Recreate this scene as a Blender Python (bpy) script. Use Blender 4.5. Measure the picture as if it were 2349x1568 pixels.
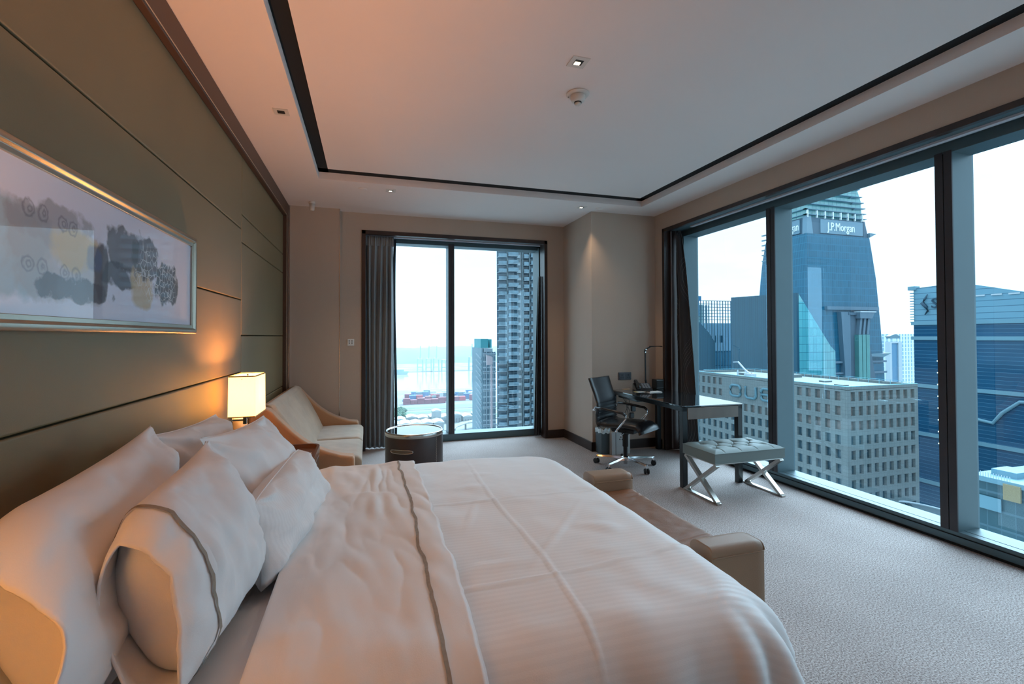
import bpy, bmesh, math, random
from mathutils import Vector, Matrix, noise
SC = bpy.context.scene
for o in list(bpy.data.objects): bpy.data.objects.remove(o)
COL = SC.collection
# ---------------------------------------------------------------- camera
cam = bpy.data.cameras.new('camera'); camo = bpy.data.objects.new('camera', cam); COL.objects.link(camo)
cam.sensor_width = 36; cam.sensor_fit = 'HORIZONTAL'
cam.lens = 1081.76 / 2349 * 36
cam.shift_y = -30.33 / 2349
cam.clip_start = 0.05; cam.clip_end = 20000
_r = Vector((0.95616991, -0.29279268, -0.0033996)); _u = Vector((-0.00122938, -0.01562426, 0.99987718)); _f = Vector((0.29280983, 0.95604829, 0.0152994))
M = Matrix.Identity(4)
for i in range(3):
    M[i][0] = _r[i]; M[i][1] = _u[i]; M[i][2] = -_f[i]
M[2][3] = 1.38
camo.matrix_world = M
SC.camera = camo
# ---------------------------------------------------------------- view
vs = SC.view_settings
SC.display_settings.display_device = 'sRGB'
vs.view_transform = 'Standard'; vs.look = 'None'; vs.gamma = 1.0; vs.use_curve_mapping = False
vs.exposure = 0.0
# ---------------------------------------------------------------- sky: bright overcast, whiter low down, brighter overhead
W = bpy.data.worlds.new('overcast_sky'); SC.world = W; W.use_nodes = True
nt = W.node_tree; nt.nodes.clear(); N = nt.nodes.new; L = nt.links.new
tc = N('ShaderNodeTexCoord'); sep = N('ShaderNodeSeparateXYZ'); L(tc.outputs['Generated'], sep.inputs[0])
mp = N('ShaderNodeMapping'); mp.inputs['Scale'].default_value = (1.6, 1.6, 5.0); mp.inputs['Location'].default_value = (0.3, 1.2, 0.1); L(tc.outputs['Generated'], mp.inputs[0])
nz = N('ShaderNodeTexNoise'); nz.inputs['Scale'].default_value = 1.7; nz.inputs['Detail'].default_value = 6; nz.inputs['Roughness'].default_value = 0.55; L(mp.outputs[0], nz.inputs[0])
cr = N('ShaderNodeValToRGB'); cr.color_ramp.elements[0].position = 0.42; cr.color_ramp.elements[0].color = (0.80, 0.91, 0.96, 1)
cr.color_ramp.elements[1].position = 0.62; cr.color_ramp.elements[1].color = (0.93, 0.985, 1.0, 1); L(nz.outputs['Fac'], cr.inputs[0])
def wm(op, a_, b_=0.0, c_=0.0, clamp=False):
    n = N('ShaderNodeMath'); n.operation = op; n.use_clamp = clamp
    for i, v in enumerate((a_, b_, c_)):
        if isinstance(v, (int, float)): n.inputs[i].default_value = v
        else: L(v, n.inputs[i])
    return n.outputs[0]
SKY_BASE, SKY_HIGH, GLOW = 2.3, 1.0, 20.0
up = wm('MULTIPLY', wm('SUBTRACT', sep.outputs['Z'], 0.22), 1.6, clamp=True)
# glow lobe added to the sky above the visible band, to brighten the room
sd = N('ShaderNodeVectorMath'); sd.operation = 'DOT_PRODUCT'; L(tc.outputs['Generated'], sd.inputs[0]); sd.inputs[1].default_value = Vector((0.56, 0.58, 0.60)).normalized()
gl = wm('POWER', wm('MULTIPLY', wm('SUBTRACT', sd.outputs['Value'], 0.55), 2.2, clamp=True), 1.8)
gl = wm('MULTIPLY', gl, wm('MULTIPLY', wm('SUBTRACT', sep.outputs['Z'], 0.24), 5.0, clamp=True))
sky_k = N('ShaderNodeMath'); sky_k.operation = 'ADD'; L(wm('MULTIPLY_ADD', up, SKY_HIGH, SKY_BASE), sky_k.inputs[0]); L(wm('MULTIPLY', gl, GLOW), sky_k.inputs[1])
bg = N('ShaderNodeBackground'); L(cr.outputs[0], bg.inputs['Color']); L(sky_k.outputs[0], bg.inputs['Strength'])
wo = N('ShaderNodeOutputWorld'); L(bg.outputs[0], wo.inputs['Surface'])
# daylight enters through the two windows: portals only steer the sampling of the sky
def portal(loc, rot, sx, sy):
    l = bpy.data.lights.new('window_portal', 'AREA'); l.shape = 'RECTANGLE'; l.size = sx; l.size_y = sy
    l.cycles.is_portal = True
    o = bpy.data.objects.new('window_portal', l); COL.objects.link(o); o.location = loc; o.rotation_euler = rot
portal((3.93, 1.95, 1.33), (0, math.radians(90), 0), 2.7, 6.1)
portal((1.16, 6.44, 1.33), (math.radians(-90), 0, 0), 2.5, 2.7)
WARM = (1.0, 0.41, 0.13)
LAMP_W = 38.0; SPOT_W = 22.0

# ================================================================= materials
MATS = {}
def node_mat(name):
    m = bpy.data.materials.new(name); m.use_nodes = True; m.node_tree.nodes.clear()
    return m, m.node_tree, m.node_tree.nodes.new, m.node_tree.links.new
def mat(name, col, rough=0.6, metal=0.0, var=0.08, vscale=3.0, bump=0.0, bscale=60.0, spec=0.5, coat=0.0, coatr=0.05,
        sheen=0.0, emit=None, estr=0.0, stretch=(1, 1, 1), trans=0.0, subs=0.0):
    if name in MATS: return MATS[name]
    m, t, N, L = node_mat(name)
    p = N('ShaderNodeBsdfPrincipled'); o = N('ShaderNodeOutputMaterial'); L(p.outputs[0], o.inputs[0])
    p.inputs['Roughness'].default_value = rough; p.inputs['Metallic'].default_value = metal
    p.inputs['Specular IOR Level'].default_value = spec
    p.inputs['Coat Weight'].default_value = coat; p.inputs['Coat Roughness'].default_value = coatr
    p.inputs['Sheen Weight'].default_value = sheen
    tc = N('ShaderNodeTexCoord'); mp = N('ShaderNodeMapping'); mp.inputs['Scale'].default_value = stretch; L(tc.outputs['Object'], mp.inputs[0])
    n = N('ShaderNodeTexNoise'); n.inputs['Scale'].default_value = vscale; n.inputs['Detail'].default_value = 4; L(mp.outputs[0], n.inputs[0])
    r = N('ShaderNodeValToRGB'); a = [max(0, c * (1 - var)) for c in col]; b = [min(1, c * (1 + var)) for c in col]
    r.color_ramp.elements[0].position = 0.3; r.color_ramp.elements[1].position = 0.7
    r.color_ramp.elements[0].color = (*a, 1); r.color_ramp.elements[1].color = (*b, 1); L(n.outputs['Fac'], r.inputs[0])
    L(r.outputs[0], p.inputs['Base Color'])
    if bump:
        n2 = N('ShaderNodeTexNoise'); n2.inputs['Scale'].default_value = bscale; n2.inputs['Detail'].default_value = 3; L(mp.outputs[0], n2.inputs[0])
        bp = N('ShaderNodeBump'); bp.inputs['Strength'].default_value = bump; bp.inputs['Distance'].default_value = 0.01; L(n2.outputs['Fac'], bp.inputs['Height']); L(bp.outputs[0], p.inputs['Normal'])
    if emit:
        p.inputs['Emission Color'].default_value = (*emit, 1); p.inputs['Emission Strength'].default_value = estr
    MATS[name] = m
    return m
def grid_mat(name, base, line, w, h, tw=0.08, th=0.08, rough=0.25, metal=0.0, base2=None, spec=0.5, uoff=0.0, noise_s=0.05):
    """curtain-wall / panel pattern: lines every w metres along the facade and every h metres up"""
    if name in MATS: return MATS[name]
    m, t, N, L = node_mat(name)
    p = N('ShaderNodeBsdfPrincipled'); o = N('ShaderNodeOutputMaterial'); L(p.outputs[0], o.inputs[0])
    p.inputs['Roughness'].default_value = rough; p.inputs['Metallic'].default_value = metal; p.inputs['Specular IOR Level'].default_value = spec
    g = N('ShaderNodeNewGeometry'); s = N('ShaderNodeSeparateXYZ'); L(g.outputs['Position'], s.inputs[0])
    def math_(op, a, b=None):
        n = N('ShaderNodeMath'); n.operation = op
        for i, v in enumerate((a, b)):
            if v is None: continue
            if isinstance(v, (int, float)): n.inputs[i].default_value = v
            else: L(v, n.inputs[i])
        return n.outputs[0]
    u = math_('ADD', math_('ADD', s.outputs[0], s.outputs[1]), 1000 + uoff)
    z = math_('ADD', s.outputs[2], 1000)
    fu = math_('LESS_THAN', math_('FRACT', math_('DIVIDE', u, w)), tw)
    fz = math_('LESS_THAN', math_('FRACT', math_('DIVIDE', z, h)), th)
    mask = math_('MAXIMUM', fu, fz)
    # pane to pane variation
    cu = math_('FLOOR', math_('DIVIDE', u, w)); cz = math_('FLOOR', math_('DIVIDE', z, h))
    cmb = N('ShaderNodeCombineXYZ'); L(cu, cmb.inputs[0]); L(cz, cmb.inputs[1])
    wn = N('ShaderNodeTexWhiteNoise'); wn.noise_dimensions = '2D'; L(cmb.outputs[0], wn.inputs[0])
    ns = N('ShaderNodeTexNoise'); ns.inputs['Scale'].default_value = noise_s; L(g.outputs['Position'], ns.inputs[0])
    mixv = math_('ADD', math_('MULTIPLY', wn.outputs[0], 0.45), math_('MULTIPLY', ns.outputs['Fac'], 0.6))
    mb = N('ShaderNodeMix'); mb.data_type = 'RGBA'; L(mixv, mb.inputs[0]); mb.inputs[6].default_value = (*base, 1); mb.inputs[7].default_value = (*(base2 or [c * 1.5 for c in base]), 1)
    ml = N('ShaderNodeMix'); ml.data_type = 'RGBA'; L(mask, ml.inputs[0]); L(mb.outputs[2], ml.inputs[6]); ml.inputs[7].default_value = (*line, 1)
    L(ml.outputs[2], p.inputs['Base Color'])
    MATS[name] = m
    return m

# ================================================================= mesh builder
class MB:
    def __init__(s): s.v = []; s.f = []; s.uv = None
    def add(s, vs, fs):
        b = len(s.v); s.v += [tuple(v) for v in vs]; s.f += [tuple(i + b for i in f) for f in fs]; return s
    def box(s, a, b, rot=0.0, piv=None):
        x0, y0, z0 = a; x1, y1, z1 = b
        vs = [(x0, y0, z0), (x1, y0, z0), (x1, y1, z0), (x0, y1, z0), (x0, y0, z1), (x1, y0, z1), (x1, y1, z1), (x0, y1, z1)]
        if rot:
            px, py = piv or ((x0 + x1) / 2, (y0 + y1) / 2); c, sn = math.cos(rot), math.sin(rot)
            vs = [(px + (x - px) * c - (y - py) * sn, py + (x - px) * sn + (y - py) * c, z) for x, y, z in vs]
        return s.add(vs, [(0, 3, 2, 1), (4, 5, 6, 7), (0, 1, 5, 4), (1, 2, 6, 5), (2, 3, 7, 6), (3, 0, 4, 7)])
    def prism(s, pts, axis, a, b):
        """extrude a 2D polygon along an axis between a and b"""
        n = len(pts)
        def P(u, w, t): return {0: (t, u, w), 1: (u, t, w), 2: (u, w, t)}[axis]
        vs = [P(u, w, a) for u, w in pts] + [P(u, w, b) for u, w in pts]
        fs = [tuple(range(n)), tuple(range(2 * n - 1, n - 1, -1))] + [(i, i + n, (i + 1) % n + n, (i + 1) % n) for i in range(n)]
        return s.add(vs, fs)
    def lathe(s, prof, c=(0, 0), n=32, z0=0.0, cap=True):
        vs = []; m = len(prof)
        for i in range(n):
            a = 2 * math.pi * i / n
            for r, z in prof: vs.append((c[0] + r * math.cos(a), c[1] + r * math.sin(a), z0 + z))
        fs = [(i * m + j, ((i + 1) % n) * m + j, ((i + 1) % n) * m + j + 1, i * m + j + 1) for i in range(n) for j in range(m - 1)]
        if cap:
            fs.append(tuple(i * m for i in range(n))[::-1]); fs.append(tuple(i * m + m - 1 for i in range(n)))
        return s.add(vs, fs)
    def tube(s, pts, r, n=10, closed=False, flat=1.0):
        P = [Vector(p) for p in pts]; k = len(P); rings = []
        up = Vector((0, 0, 1))
        for i, p in enumerate(P):
            if closed: t = (P[(i + 1) % k] - P[i - 1])
            else: t = P[min(i + 1, k - 1)] - P[max(i - 1, 0)]
            t.normalize(); a = t.cross(up)
            if a.length < 1e-3: a = t.cross(Vector((1, 0, 0)))
            a.normalize(); b = a.cross(t).normalized()
            rr = r[i] if isinstance(r, (list, tuple)) else r
            rings.append([p + a * rr * math.cos(2 * math.pi * j / n) + b * rr * flat * math.sin(2 * math.pi * j / n) for j in range(n)])
        vs = [v for rg in rings for v in rg]; fs = []
        for i in range(k if closed else k - 1):
            i2 = (i + 1) % k
            for j in range(n): fs.append((i * n + j, i * n + (j + 1) % n, i2 * n + (j + 1) % n, i2 * n + j))
        if not closed:
            fs.append(tuple(range(n))[::-1]); fs.append(tuple((k - 1) * n + j for j in range(n)))
        return s.add(vs, fs)
    def bar(s, p, q, w, h, up=(0, 0, 1)):
        p = Vector(p); q = Vector(q); t = (q - p).normalized(); a = t.cross(Vector(up))
        if a.length < 1e-3: a = t.cross(Vector((1, 0, 0)))
        a.normalize(); b = a.cross(t)
        vs = [e + a * w / 2 * i + b * h / 2 * j for e in (p, q) for i, j in ((-1, -1), (1, -1), (1, 1), (-1, 1))]
        return s.add(vs, [(0, 1, 2, 3)[::-1], (4, 5, 6, 7), (0, 1, 5, 4), (1, 2, 6, 5), (2, 3, 7, 6), (3, 0, 4, 7)])
    def grid(s, F, nu, nv, closed_u=False):
        vs = [F(i / (nu if closed_u else nu - 1), j / (nv - 1)) for i in range(nu) for j in range(nv)]
        fs = []
        for i in range(nu if closed_u else nu - 1):
            for j in range(nv - 1):
                i2 = (i + 1) % nu
                fs.append((i * nv + j, i2 * nv + j, i2 * nv + j + 1, i * nv + j + 1))
        return s.add(vs, fs)
    def build(s, name, m, parent=None, smooth=False, bevel=0.0, seg=2, local=False, solid=0.0, subd=0, merge=False, ang=0.7):
        me = bpy.data.meshes.new(name)
        off = Vector((0, 0, 0))
        if parent is not None and not local:
            p = parent
            while p is not None: off += p.location; p = p.parent
        me.from_pydata([tuple(Vector(v) - off) for v in s.v], [], s.f)
        bm = bmesh.new(); bm.from_mesh(me)
        if merge: bmesh.ops.remove_doubles(bm, verts=bm.verts, dist=1e-5)
        bmesh.ops.recalc_face_normals(bm, faces=bm.faces); bm.to_mesh(me); bm.free()
        for mm in (m if isinstance(m, (list, tuple)) else [m]): me.materials.append(mm)
        o = bpy.data.objects.new(name, me); COL.objects.link(o)
        if parent is not None: o.parent = parent
        if smooth:
            for p in me.polygons: p.use_smooth = True
        if bevel:
            b = o.modifiers.new('bevel', 'BEVEL'); b.width = bevel; b.segments = seg; b.limit_method = 'ANGLE'; b.angle_limit = ang
            if not smooth and seg > 1:
                for p in me.polygons: p.use_smooth = True
                b.harden_normals = True
        if solid:
            q = o.modifiers.new('solid', 'SOLIDIFY'); q.thickness = solid; q.offset = 0
        if subd:
            q = o.modifiers.new('sub', 'SUBSURF'); q.levels = subd; q.render_levels = subd
        return o
def tag(o, label=None, cat=None, group=None, kind=None):
    if label: o['label'] = label
    if cat: o['category'] = cat
    if group: o['group'] = group
    if kind: o['kind'] = kind
    return o
def thing(name, loc, label, cat, group=None):
    o = bpy.data.objects.new(name, None); COL.objects.link(o); o.location = loc; o.empty_display_size = 0.1
    return tag(o, label, cat, group)
def struct(name, mb, m, **k): return tag(mb.build(name, m, **k), kind='structure')
def copy_tree(o, parent=None):
    c = o.copy(); COL.objects.link(c); c.parent = parent
    for ch in list(o.children): copy_tree(ch, c)
    return c
def fbm(x, y, z=0.0, o=4):
    return noise.fractal(Vector((x, y, z)), 1.0, 2.0, o)
def text_mesh(name, body, size, depth, m, parent, origin, xdir, updir, width=None, spacing=1.0):
    """flat raised lettering; xdir/updir give the plane"""
    cu = bpy.data.curves.new(name, 'FONT'); cu.body = body; cu.size = size; cu.extrude = depth; cu.space_character = spacing; cu.resolution_u = 2
    t = bpy.data.objects.new(name, cu); COL.objects.link(t)
    dg = bpy.context.evaluated_depsgraph_get(); me = bpy.data.meshes.new_from_object(t.evaluated_get(dg))
    bpy.data.objects.remove(t)
    xs = [v.co.x for v in me.vertices]; x0, x1 = min(xs), max(xs); sx = (width / (x1 - x0)) if width else 1
    X = Vector(xdir); U = Vector(updir); Nn = X.cross(U); O = Vector(origin)
    for v in me.vertices:
        c = v.co.copy(); v.co = O + X * ((c.x - x0) * sx) + U * c.y + Nn * c.z
    off = Vector((0, 0, 0)); p = parent
    while p is not None: off += p.location; p = p.parent
    for v in me.vertices: v.co -= off
    me.materials.clear(); me.materials.append(m)
    o = bpy.data.objects.new(name, me); COL.objects.link(o); o.parent = parent
    return o
# ================================================================= palette
m_wall = mat('beige_wallcovering', (0.49, 0.385, 0.31), 0.75, var=0.03, bump=0.12, bscale=260, stretch=(1, 1, 0.35))
m_ceil = mat('white_ceiling_paint', (0.78, 0.69, 0.66), 0.8, var=0.015, vscale=1)
m_black = mat('black_shadow_gap', (0.004, 0.004, 0.005), 0.9, var=0)
m_leather_wall = mat('olive_leather_panel', (0.205, 0.155, 0.080), 0.5, var=0.05, vscale=2, bump=0.1, bscale=500)
m_seam = mat('dark_seam', (0.03, 0.022, 0.012), 0.9, var=0)
m_brown = mat('brown_metal_trim', (0.085, 0.045, 0.032), 0.42, metal=0.3, var=0.05)
m_wood = mat('dark_walnut_wood', (0.032, 0.013, 0.009), 0.38, var=0.45, vscale=6, stretch=(1, 1, 0.08), coat=0.2)
m_alu = mat('grey_window_frame', (0.085, 0.135, 0.155), 0.42, metal=0.35, var=0.03)
m_alud = mat('dark_window_frame', (0.045, 0.042, 0.048), 0.45, metal=0.3, var=0.03)
m_track = mat('pale_curtain_track', (0.55, 0.55, 0.6), 0.4, var=0.02)
m_steel = mat('brushed_steel', (0.55, 0.53, 0.5), 0.25, metal=1.0, var=0.04)
m_chrome = mat('polished_chrome', (0.75, 0.75, 0.76), 0.08, metal=1.0, var=0.0)
m_base = mat('dark_skirting', (0.035, 0.02, 0.016), 0.4, var=0.1)
# carpet
def carpet():
    m, t, N, L = node_mat('speckled_taupe_carpet')
    p = N('ShaderNodeBsdfPrincipled'); o = N('ShaderNodeOutputMaterial'); L(p.outputs[0], o.inputs[0]); p.inputs['Roughness'].default_value = 0.95; p.inputs['Specular IOR Level'].default_value = 0.1
    tc = N('ShaderNodeTexCoord')
    n1 = N('ShaderNodeTexNoise'); n1.inputs['Scale'].default_value = 135; n1.inputs['Detail'].default_value = 5; n1.inputs['Roughness'].default_value = 0.85; L(tc.outputs['Object'], n1.inputs[0])
    n2 = N('ShaderNodeTexNoise'); n2.inputs['Scale'].default_value = 2.0; n2.inputs['Detail'].default_value = 3; L(tc.outputs['Object'], n2.inputs[0])
    r = N('ShaderNodeValToRGB'); e = r.color_ramp.elements; e[0].position = 0.36; e[0].color = (0.06, 0.04, 0.036, 1); e[1].position = 0.60; e[1].color = (0.58, 0.52, 0.50, 1)
    mid = r.color_ramp.elements.new(0.49); mid.color = (0.33, 0.275, 0.26, 1); L(n1.outputs['Fac'], r.inputs[0])
    mx = N('ShaderNodeMix'); mx.data_type = 'RGBA'; mx.blend_type = 'MULTIPLY'; mx.inputs[0].default_value = 0.35; L(r.outputs[0], mx.inputs[6])
    r2 = N('ShaderNodeValToRGB'); r2.color_ramp.elements[0].position = 0.35; r2.color_ramp.elements[0].color = (0.7, 0.68, 0.68, 1); r2.color_ramp.elements[1].position = 0.65; r2.color_ramp.elements[1].color = (1, 1, 1, 1); L(n2.outputs['Fac'], r2.inputs[0]); L(r2.outputs[0], mx.inputs[7])
    L(mx.outputs[2], p.inputs['Base Color'])
    b = N('ShaderNodeBump'); b.inputs['Strength'].default_value = 0.3; b.inputs['Distance'].default_value = 0.004; L(n1.outputs['Fac'], b.inputs['Height']); L(b.outputs[0], p.inputs['Normal'])
    return m
m_carpet = carpet()
def glass_mat():
    m, t, N, L = node_mat('blue_tinted_glazing')
    tr = N('ShaderNodeBsdfTransparent'); tr.inputs[0].default_value = (0.62, 0.84, 1.0, 1)
    gl = N('ShaderNodeBsdfGlossy'); gl.inputs['Roughness'].default_value = 0.0; gl.inputs['Color'].default_value = (0.62, 0.86, 1.0, 1)
    g = N('ShaderNodeNewGeometry'); dt = N('ShaderNodeVectorMath'); dt.operation = 'DOT_PRODUCT'; L(g.outputs['Normal'], dt.inputs[0]); L(g.outputs['Incoming'], dt.inputs[1])
    def mt(op, a, b=0.0, c=0.0):
        n = N('ShaderNodeMath'); n.operation = op
        for i, v in enumerate((a, b, c)):
            if isinstance(v, (int, float)): n.inputs[i].default_value = v
            else: L(v, n.inputs[i])
        return n.outputs[0]
    # several coated panes together: stronger mirror than one bare surface
    k = mt('POWER', mt('SUBTRACT', 1.0, mt('ABSOLUTE', dt.outputs['Value'])), 4.0)
    ma = mt('MULTIPLY_ADD', k, .80, .155)
    mx = N('ShaderNodeMixShader'); L(ma, mx.inputs[0]); L(tr.outputs[0], mx.inputs[1]); L(gl.outputs[0], mx.inputs[2])
    o = N('ShaderNodeOutputMaterial'); L(mx.outputs[0], o.inputs[0]); return m
m_glass = glass_mat()

# ================================================================= room shell
XL, XP, XR, YB, YB0, YS = -0.855, -0.89, 3.447, 5.964, 5.843, -2.2
ZL, ZH = 2.874, 2.937
struct('floor', MB().box((-1.1, YS - .1, -0.12), (3.70, 6.2, 0.0)), m_carpet)
# upholstered left wall: separate panels with seams
mb = MB(); mb.box((-1.15, YS, 0), (-0.935, YB0 + .2, 3.0))
struct('wall_left', mb, m_seam)
zs1 = [0.12, 0.62, 1.121, 1.653, 2.177, 2.72]; zs2 = [0.12, 0.838, 1.39, 2.08, 2.286, 2.72]
mbp = MB()
g = 0.0026
for (ya, yb, zs) in ((-1.6, 1.15, zs1), (1.15, 3.905, zs1), (3.905, 5.685, zs2)):
    for a, b in zip(zs[:-1], zs[1:]): mbp.box((-0.936, ya + g, a + g), (XP, yb - g, b - g))
struct('wall_left', mbp, m_leather_wall, bevel=0.008, seg=3)
mbt = MB(); mbt.box((-1.1, YS, 2.715), (XL, YB0, ZL)); mbt.box((-1.1, 5.685, 0), (XL, YB0, 2.715)); mbt.box((-1.1, YS, 0), (XL, -1.6, 2.715))
struct('trim_1', mbt, m_brown, bevel=0.004)
mbt = MB(); mbt.box((XL - .002, YS, 2.722), (XL + .004, 5.69, 2.730)); mbt.box((XL - .002, 5.690, 0.02), (XL + .004, 5.698, 2.73)); mbt.box((XL, YB0 - .012, 0.0), (XL + .012, YB0 - .002, ZL - .002))
struct('trim_2', mbt, m_steel)
# walls
mb = MB(); mb.box((-1.1, YB0, 0), (-0.313, YB0 + .5, 3.0)); struct('wall_back', mb, m_wall)
mb = MB()
mb.box((-0.313, YB, 0), (-0.068, YB + .30, 3.0)); mb.box((-0.068, YB, 2.665), (2.326, YB + .30, 3.0)); mb.box((2.326, YB, 0), (2.60, YB + .30, 3.0))
struct('wall_back', mb, m_wall)
struct('trim_3', MB().box((-0.316, YB0 - .003, 0), (-0.308, YB0 + .02, ZL)), m_steel)
mb = MB(); mb.box((2.570, 5.122, 0), (4.0, YB + .30, 3.0)); struct('wall_column', mb, m_wall)
mb = MB(); mb.box((XR, 4.953, 0), (3.95, 5.122, 3.0)); mb.box((XR, YS, 2.676), (3.95, 4.953, 3.0)); mb.box((XR, YS, 0), (3.95, -1.05, 2.676))
struct('wall_right', mb, m_wall)
struct('wall_front', MB().box((-1.1, YS - .15, 0), (3.95, YS, 3.0)), m_wall)
# ceiling: lowered border and raised centre with a black shadow gap
CX0, CX1, CY0, CY1 = -0.445, 3.046, -1.2, 4.779
mb = MB()
mb.box((-1.1, YS, ZL), (CX0, YB + .3, ZL + .25)); mb.box((CX1, YS, ZL), (4.0, YB + .3, ZL + .25))
mb.box((CX0, CY1, ZL), (CX1, YB + .3, ZL + .25)); mb.box((CX0, YS, ZL), (CX1, CY0, ZL + .25))
struct('ceiling', mb, m_ceil)
bw = 0.09
mb = MB(); mb.box((CX0 + bw, CY0 + bw, ZH), (CX1 - bw, CY1 - bw - .02, ZH + .15)); struct('ceiling', mb, m_ceil)
mb = MB()
mb.box((CX0, CY0, ZH + .004), (CX0 + bw, CY1, ZH + .15)); mb.box((CX1 - bw, CY0, ZH + .004), (CX1, CY1, ZH + .15))
mb.box((CX0, CY1 - bw - .02, ZH + .004), (CX1, CY1, ZH + .15)); mb.box((CX0, CY0, ZH + .004), (CX1, CY0 + bw, ZH + .15))
struct('trim_4', mb, m_black)
# skirting
mb = MB(); mb.box((2.326, YB - .015, 0), (2.57, YB, .11)); mb.box((2.555, 5.107, 0), (2.57, YB - .01, .11)); struct('baseboard_column', mb, m_base, bevel=.003)
mb = MB(); mb.box((2.555, 5.107, 0), (XR - .001, 5.122, .11)); mb.box((XR - .016, 4.99, 0), (XR, 5.107, .11)); struct('baseboard_right', mb, m_base, bevel=.003)
mb = MB(); mb.box((XL, YB0 - .015, 0), (-.313, YB0, .11)); mb.box((-.313, YB - .015, 0), (-.068, YB, .11)); struct('baseboard_back', mb, m_base, bevel=.003)

# ---- window_1: glass wall on the right
def window_right():
    r = tag(bpy.data.objects.new('window_1', None), kind='structure'); COL.objects.link(r)
    y0, y1 = -1.05, 4.953
    mb = MB()   # wooden architrave and deep lining
    mb.box((XR - .012, y1 - .04, 0), (XR + .24, y1 + .002, 2.676)); mb.box((XR - .012, y0, 2.637), (XR + .03, y1, 2.678)); mb.box((XR - .012, y0 - .002, 0), (XR + .24, y0 + .04, 2.676))
    mb.build('wood_lining', m_wood, r, bevel=.003)
    MB().box((XR + .03, y0, 2.655), (3.95, y1, 2.676)).build('soffit', m_alu, r)
    MB().box((3.585, y0 + .05, 2.640), (3.625, y1 - .33, 2.656)).build('curtain_track', m_track, r)
    mb = MB(); mb.box((3.684, y0, 2.585), (3.89, y1, 2.656)); mb.build('head_frame', [m_alu], r, bevel=.003)
    mb = MB(); mb.box((3.684, y0, 0.015), (3.90, y1, 0.092)); mb.build('sill', m_alu, r, bevel=.004)
    MB().box((3.684, y0, -.02), (3.95, y1, .016)).build('sill_gap', m_black, r)
    MB().box((3.676, y0, 0.062), (3.684, y1, 0.066)).build('sill_line', m_black, r)
    MB().box((3.742, y0, 0.0922), (3.745, y1, 0.0932)).build('sill_groove', m_black, r)
    for ym in (3.576, 2.158, .74, -.68):
        mm = MB(); mm.box((3.69, ym - .049, .09), (3.90, ym + .049, 2.60)); mo = mm.build('mullion', m_alu, r, bevel=.003)
        f = MB(); f.box((3.682, ym - .049, .09), (3.691, ym - .004, 2.60)); f.box((3.682, ym + .002, .09), (3.691, ym + .049, 2.60)); f.build('mullion_face', m_alud, mo)
    MB().box((3.69, y1 - .075, .09), (3.90, y1 - .04, 2.6)).build('jamb_frame', m_alu, r, bevel=.003)
    MB().box((3.69, y0 + .04, .09), (3.90, y0 + .075, 2.6)).build('jamb_frame', m_alu, r, bevel=.003)
    for a, b in ((3.625, y1 - .075), (2.207, 3.527), (.789, 2.109), (-.631, .691), (y0 + .075, -.729)):
        MB().add([(3.882, a, .09), (3.882, b, .09), (3.882, b, 2.59), (3.882, a, 2.59)], [(0, 1, 2, 3)]).build('glass_pane', m_glass, r)
    # outside face of the building
    mb = MB(); mb.box((3.70, -8, -30), (3.93, 6.66, 0.0)); mb.box((3.70, -8, 2.68), (3.93, 6.66, 12)); 
    struct('trim_5', mb, m_alud)
window_right()
# ---- window_2: back window
def window_back():
    r = tag(bpy.data.objects.new('window_2', None), kind='structure'); COL.objects.link(r)
    x0, x1 = -0.068, 2.326
    mb = MB(); mb.box((x0 - .002, YB - .012, 0), (x0 + .045, YB + .24, 2.667)); mb.box((x1 - .04, YB - .012, 0), (x1 + .002, YB + .16, 2.667)); mb.box((x0, YB - .012, 2.62), (x1, YB + .05, 2.667))
    mb.build('wood_lining', m_wood, r, bevel=.003)
    MB().box((x0, YB + .05, 2.640), (x1, YB + .5, 2.665)).build('soffit', m_alu, r)
    MB().box((x0, 6.11, 2.622), (x1, 6.15, 2.642)).build('curtain_track', m_track, r)
    MB().box((x0, 6.2, 2.575), (x1, 6.40, 2.640)).build('head_frame', m_alu, r, bevel=.003)
    MB().box((x0, 6.2, 0.0), (x1, 6.41, 0.092)).build('sill', m_alu, r, bevel=.004)
    mm = MB(); mm.box((1.021, 6.206, .09), (1.100, 6.40, 2.6)); mo = mm.build('mullion', m_alu, r, bevel=.003)
    f = MB(); f.box((1.021, 6.198, .09), (1.055, 6.207, 2.6)); f.box((1.060, 6.198, .09), (1.100, 6.207, 2.6)); f.build('mullion_face', m_alud, mo)
    MB().box((x1 - .05, 6.15, .09), (x1 + .03, 6.40, 2.6)).build('jamb_frame', m_alu, r, bevel=.003)
    MB().box((x0, 6.2, .09), (x0 + .06, 6.40, 2.6)).build('jamb_frame', m_alu, r, bevel=.003)
    for a, b in ((x0 + .06, 1.021), (1.10, x1 - .05)):
        MB().add([(a, 6.385, .09), (b, 6.385, .09), (b, 6.385, 2.58), (a, 6.385, 2.58)], [(0, 1, 2, 3)]).build('glass_pane', m_glass, r)
    mb = MB(); mb.box((-3, 6.26, -30), (4.0, 6.42, 0.0)); mb.box((-3, 6.26, 2.68), (4.0, 6.42, 12)); mb.box((-3, 6.26, 0), (x0, 6.42, 2.68)); mb.box((x1, 6.26, 0), (4.0, 6.42, 2.68))
    struct('trim_6', mb, m_alud)
window_back()

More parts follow.
